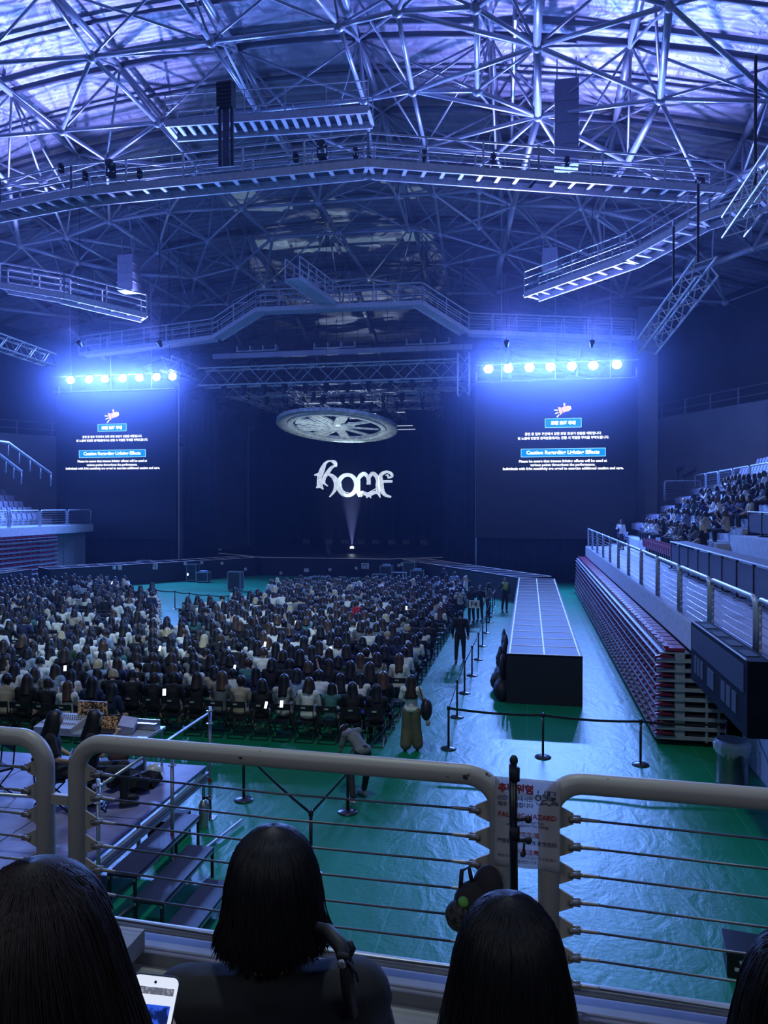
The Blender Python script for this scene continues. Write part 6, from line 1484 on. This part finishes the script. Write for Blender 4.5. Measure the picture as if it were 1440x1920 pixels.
# ---------------------------------------------------------------- the three women in front, seen from behind
def strands(name, centre, hd, length, r, n, parent, m, seed=1, spread=.03, rad=.0011, part=(0, .02), rz=0, flick=.0, squash=.94):
    rnd = random.Random(seed); cu = bpy.data.curves.new(name, 'CURVE'); cu.dimensions = '3D'; cu.bevel_depth = rad; cu.bevel_resolution = 0; cu.resolution_u = 2
    top = r * 1.14
    for i in range(n):
        t = rnd.uniform(0, 2 * math.pi); cosb = -math.cos(t)   # t=0 is the face
        if math.cos(t) > .55: L_ = rnd.uniform(.07, .10)
        elif math.cos(t) > .2: L_ = length * rnd.uniform(.6, .95)
        else: L_ = length * rnd.uniform(.86, 1.03)
        wob = rnd.uniform(-1, 1); ph = rnd.uniform(0, 6.28); rr0 = r * rnd.uniform(.97, 1.05); pts = []; clump = math.sin(t * 17) * .5 + math.sin(t * 41 + 1) * .3
        start = rnd.uniform(0, .5) ** 1.5
        for k in range(12):
            s_ = start * .1 + (1 - start * .1) * k / 11; d_ = L_ * s_
            rr = rr0 * math.sqrt(max(0, 1 - (1 - d_ / top) ** 2)) if d_ < top else rr0
            ex = spread * max(0, (d_ - top * .7)) / .2 * (1 + .35 * wob) + clump * .004 * min(1, d_ / .1)
            fl_ = flick * max(0, (d_ - length * .75)) * rnd.uniform(.2, 1.2)
            x = math.sin(t) * (rr * squash + ex + fl_) + .002 * math.sin(ph + d_ * 30); y = math.cos(t) * (rr * 1.06 + ex * .6) + part[1] * (1 - s_)
            pts.append((x + part[0] * max(0, 1 - d_ / .05), y, top - d_))
        sp2 = cu.splines.new('POLY'); sp2.points.add(len(pts) - 1)
        for q, p in zip(sp2.points, pts): q.co = (*p, 1); q.radius = 1
        sp2.points[-1].radius = .3
    cu.materials.append(m); oc = bpy.data.objects.new(name, cu); COL.objects.link(oc); bpy.context.view_layer.update(); me_ = bpy.data.meshes.new_from_object(oc.evaluated_get(bpy.context.evaluated_depsgraph_get())); bpy.data.objects.remove(oc); o = bpy.data.objects.new(name, me_); COL.objects.link(o); o.parent = parent; o.location = centre; o.rotation_euler.z = rz; return o
HB = mat('near_black_hair', (.010, .010, .014), .48, var=.3, spec=.35); HD = mat('near_dark_brown_hair', (.022, .015, .015), .5, var=.3, spec=.35)
HS = mat('under_hair', (.006, .006, .008), .9, var=.3, spec=.1)
def woman(px, py, Z, J, label, hl, r, m, shirt, seed, hd=(0, 1, 0), rz=0, spread=.03, n=5200, flick=0, head_z=None, squash=.94, dress='shirt', part=(0, .0), extra=None):
    hc = dep(px, py, Z); J = dict(J); Hd = Vector(J['head']); ms = figure(J, head_dir=hd, voxel=.009, ratio=.35, dress=dress, hands=True)
    body = person('person', (*ms, Hd), (hc.x, hc.y, hc.z - Hd.z), rz, label, hair_mesh(hl * .97, hd=hd, n=64, m=24, r=r * .93, wide=spread * 1.1, rag=.012, seed=seed), 'black', shirt, shoe=M_shoed)
    loc = body.location.copy(); loc += Matrix.Rotation(rz, 3, 'Z') @ -Vector((Hd.x, Hd.y, 0)); body.location = (loc.x, loc.y, loc.z)
    hc_ = [c for c in body.children if c.name.startswith('hair')][0]; hc_.material_slots[0].material = HS; hc_.location = Hd + Vector((0, -.004, .016)); Hd = Hd + Vector((0, -.004, .018))
    strands('hair_strands', Hd, hd, hl, r, n, body, m, seed, spread, flick=flick, squash=squash, part=part); return body
yaw = R(10.9)
w1 = woman(512, 1660, 1.55, seatedJ(.02, 'lap', .0), 'woman with shoulder length black hair and black top seated in the middle foreground', .235, .092, HB, 'black', 3, rz=yaw + R(4), spread=.022, flick=.25, n=5600, hd=(.1, 1, -.08))
w2 = woman(955, 1806, 1.42, seatedJ(0, 'lap'), 'woman with straight dark hair and a white top seated below the warning sheet', .40, .098, HB, 'white', 5, rz=yaw, spread=.03, n=5600)
Jp = seatedJ(.02, 'phone'); Jp.update(er=(.25, .06, .76), wr=(.10, .28, .87))
w3 = woman(62, 1800, 1.02, Jp, 'woman with long dark brown hair nearest the camera at the bottom left', .44, .102, HD, 'black', 8, rz=yaw - R(6), spread=.05, n=5600, flick=.1)
w4 = woman(1510, 1890, 1.3, seatedJ(0, 'lap'), 'person with long dark hair cut by the right edge of the picture', .42, .100, HB, 'black', 9, rz=yaw, spread=.03, n=2600)
# small black backpack strap and knot on the middle woman's right shoulder
bk = empty('shoulder_strap', dep(640, 1800, 1.5), label='black ruched strap with buckle and cord on the middle woman right shoulder', cat='strap')
mb = MB(); pts = [dep(x, y, z_) - bk.location for x, y, z_ in ((585, 1735, 1.50), (615, 1745, 1.46), (640, 1775, 1.42), (650, 1810, 1.40), (652, 1850, 1.40), (660, 1900, 1.42))]; mb.tube(pts, [.008, .013, .015, .014, .013, .013], 10); mb.build('strap', M_black, bk, True)
mb = MB(); pts = [dep(x, y, 1.39) - bk.location for x, y in ((632, 1790), (655, 1795), (662, 1780), (655, 1765))]; mb.tube(pts, .006, 8); mb.tube([dep(650, 1800, 1.385) - bk.location, dep(668, 1825, 1.385) - bk.location, dep(672, 1840, 1.385) - bk.location], .003, 6); mb.build('cord_bow', M_black, bk, True)
mb = MB(); mb.ell(dep(640, 1808, 1.375) - bk.location, (.009, .004, .009), 10, 6); mb.build('buckle', M_galv, bk, True)
# phone in the left woman's hand
pc = dep(272, 1938, 1.18); ph = empty('phone', pc, label='lit phone showing a white page with a blue picture held by the left woman', cat='phone')
ph.rotation_euler = (R(-28), R(9), yaw + R(4)); w_, h_ = .078, .160
def rr(w_, h_, r, y0_, y1_, n=6):
    ps = []
    for cx, cz, a0 in ((w_ / 2 - r, h_ / 2 - r, 0), (-w_ / 2 + r, h_ / 2 - r, 90), (-w_ / 2 + r, -h_ / 2 + r, 180), (w_ / 2 - r, -h_ / 2 + r, 270)):
        for k in range(n + 1): t = R(a0 + 90 * k / n); ps.append((cx + r * math.cos(t), cz + r * math.sin(t)))
    mb = MB(); mb.prism(ps, y0_, y1_); mb.v = [(x, z, y) for x, y, z in mb.v]; return mb
rr(w_, h_, .012, -.004, .004).build('body', mat('phone_frame', (.3, .32, .36), .25, .8), ph)
rr(w_ - .004, h_ - .004, .010, -.0048, -.004).build('screen', mat('phone_page', (.8, .8, .8), emit=.85, ecol=(.78, .84, 1), var=0), ph)
MB().box((0, -.0052, .012), (.062, .0006, .055)).build('picture', mat('phone_blue_picture', (.02, .08, .7), emit=.7, ecol=(.03, .12, .9), var=.9, scale=60), ph)
MB().box((0, -.0052, .058), (.064, .0006, .010)).build('page_header', mat('page_grey', (.4, .4, .5), emit=.5, ecol=(.45, .48, .62), var=.6, scale=150), ph); MB().ell((0, -.0052, .070), (.0022, .0005, .0022), 10, 6).build('camera_hole', M_black, ph)
# folded seats the women sit on
for i, w_ in enumerate((w1, w2, w3, w4)):
    q = w_.location; s_ = bpy.data.objects.new('stadium_seat', SEATM['maroon'][0]); COL.objects.link(s_); s_.location = (q.x, q.y, q.z); s_.rotation_euler.z = w_.rotation_euler.z; s_.scale = (1, 1, .75)
    c = bpy.data.objects.new('pedestal', SEATM['maroon'][2]); COL.objects.link(c); c.parent = s_
    tag(s_, 'dark seat under the %s foreground person' % ('middle', 'white topped', 'nearest', 'rightmost')[i], 'seat')
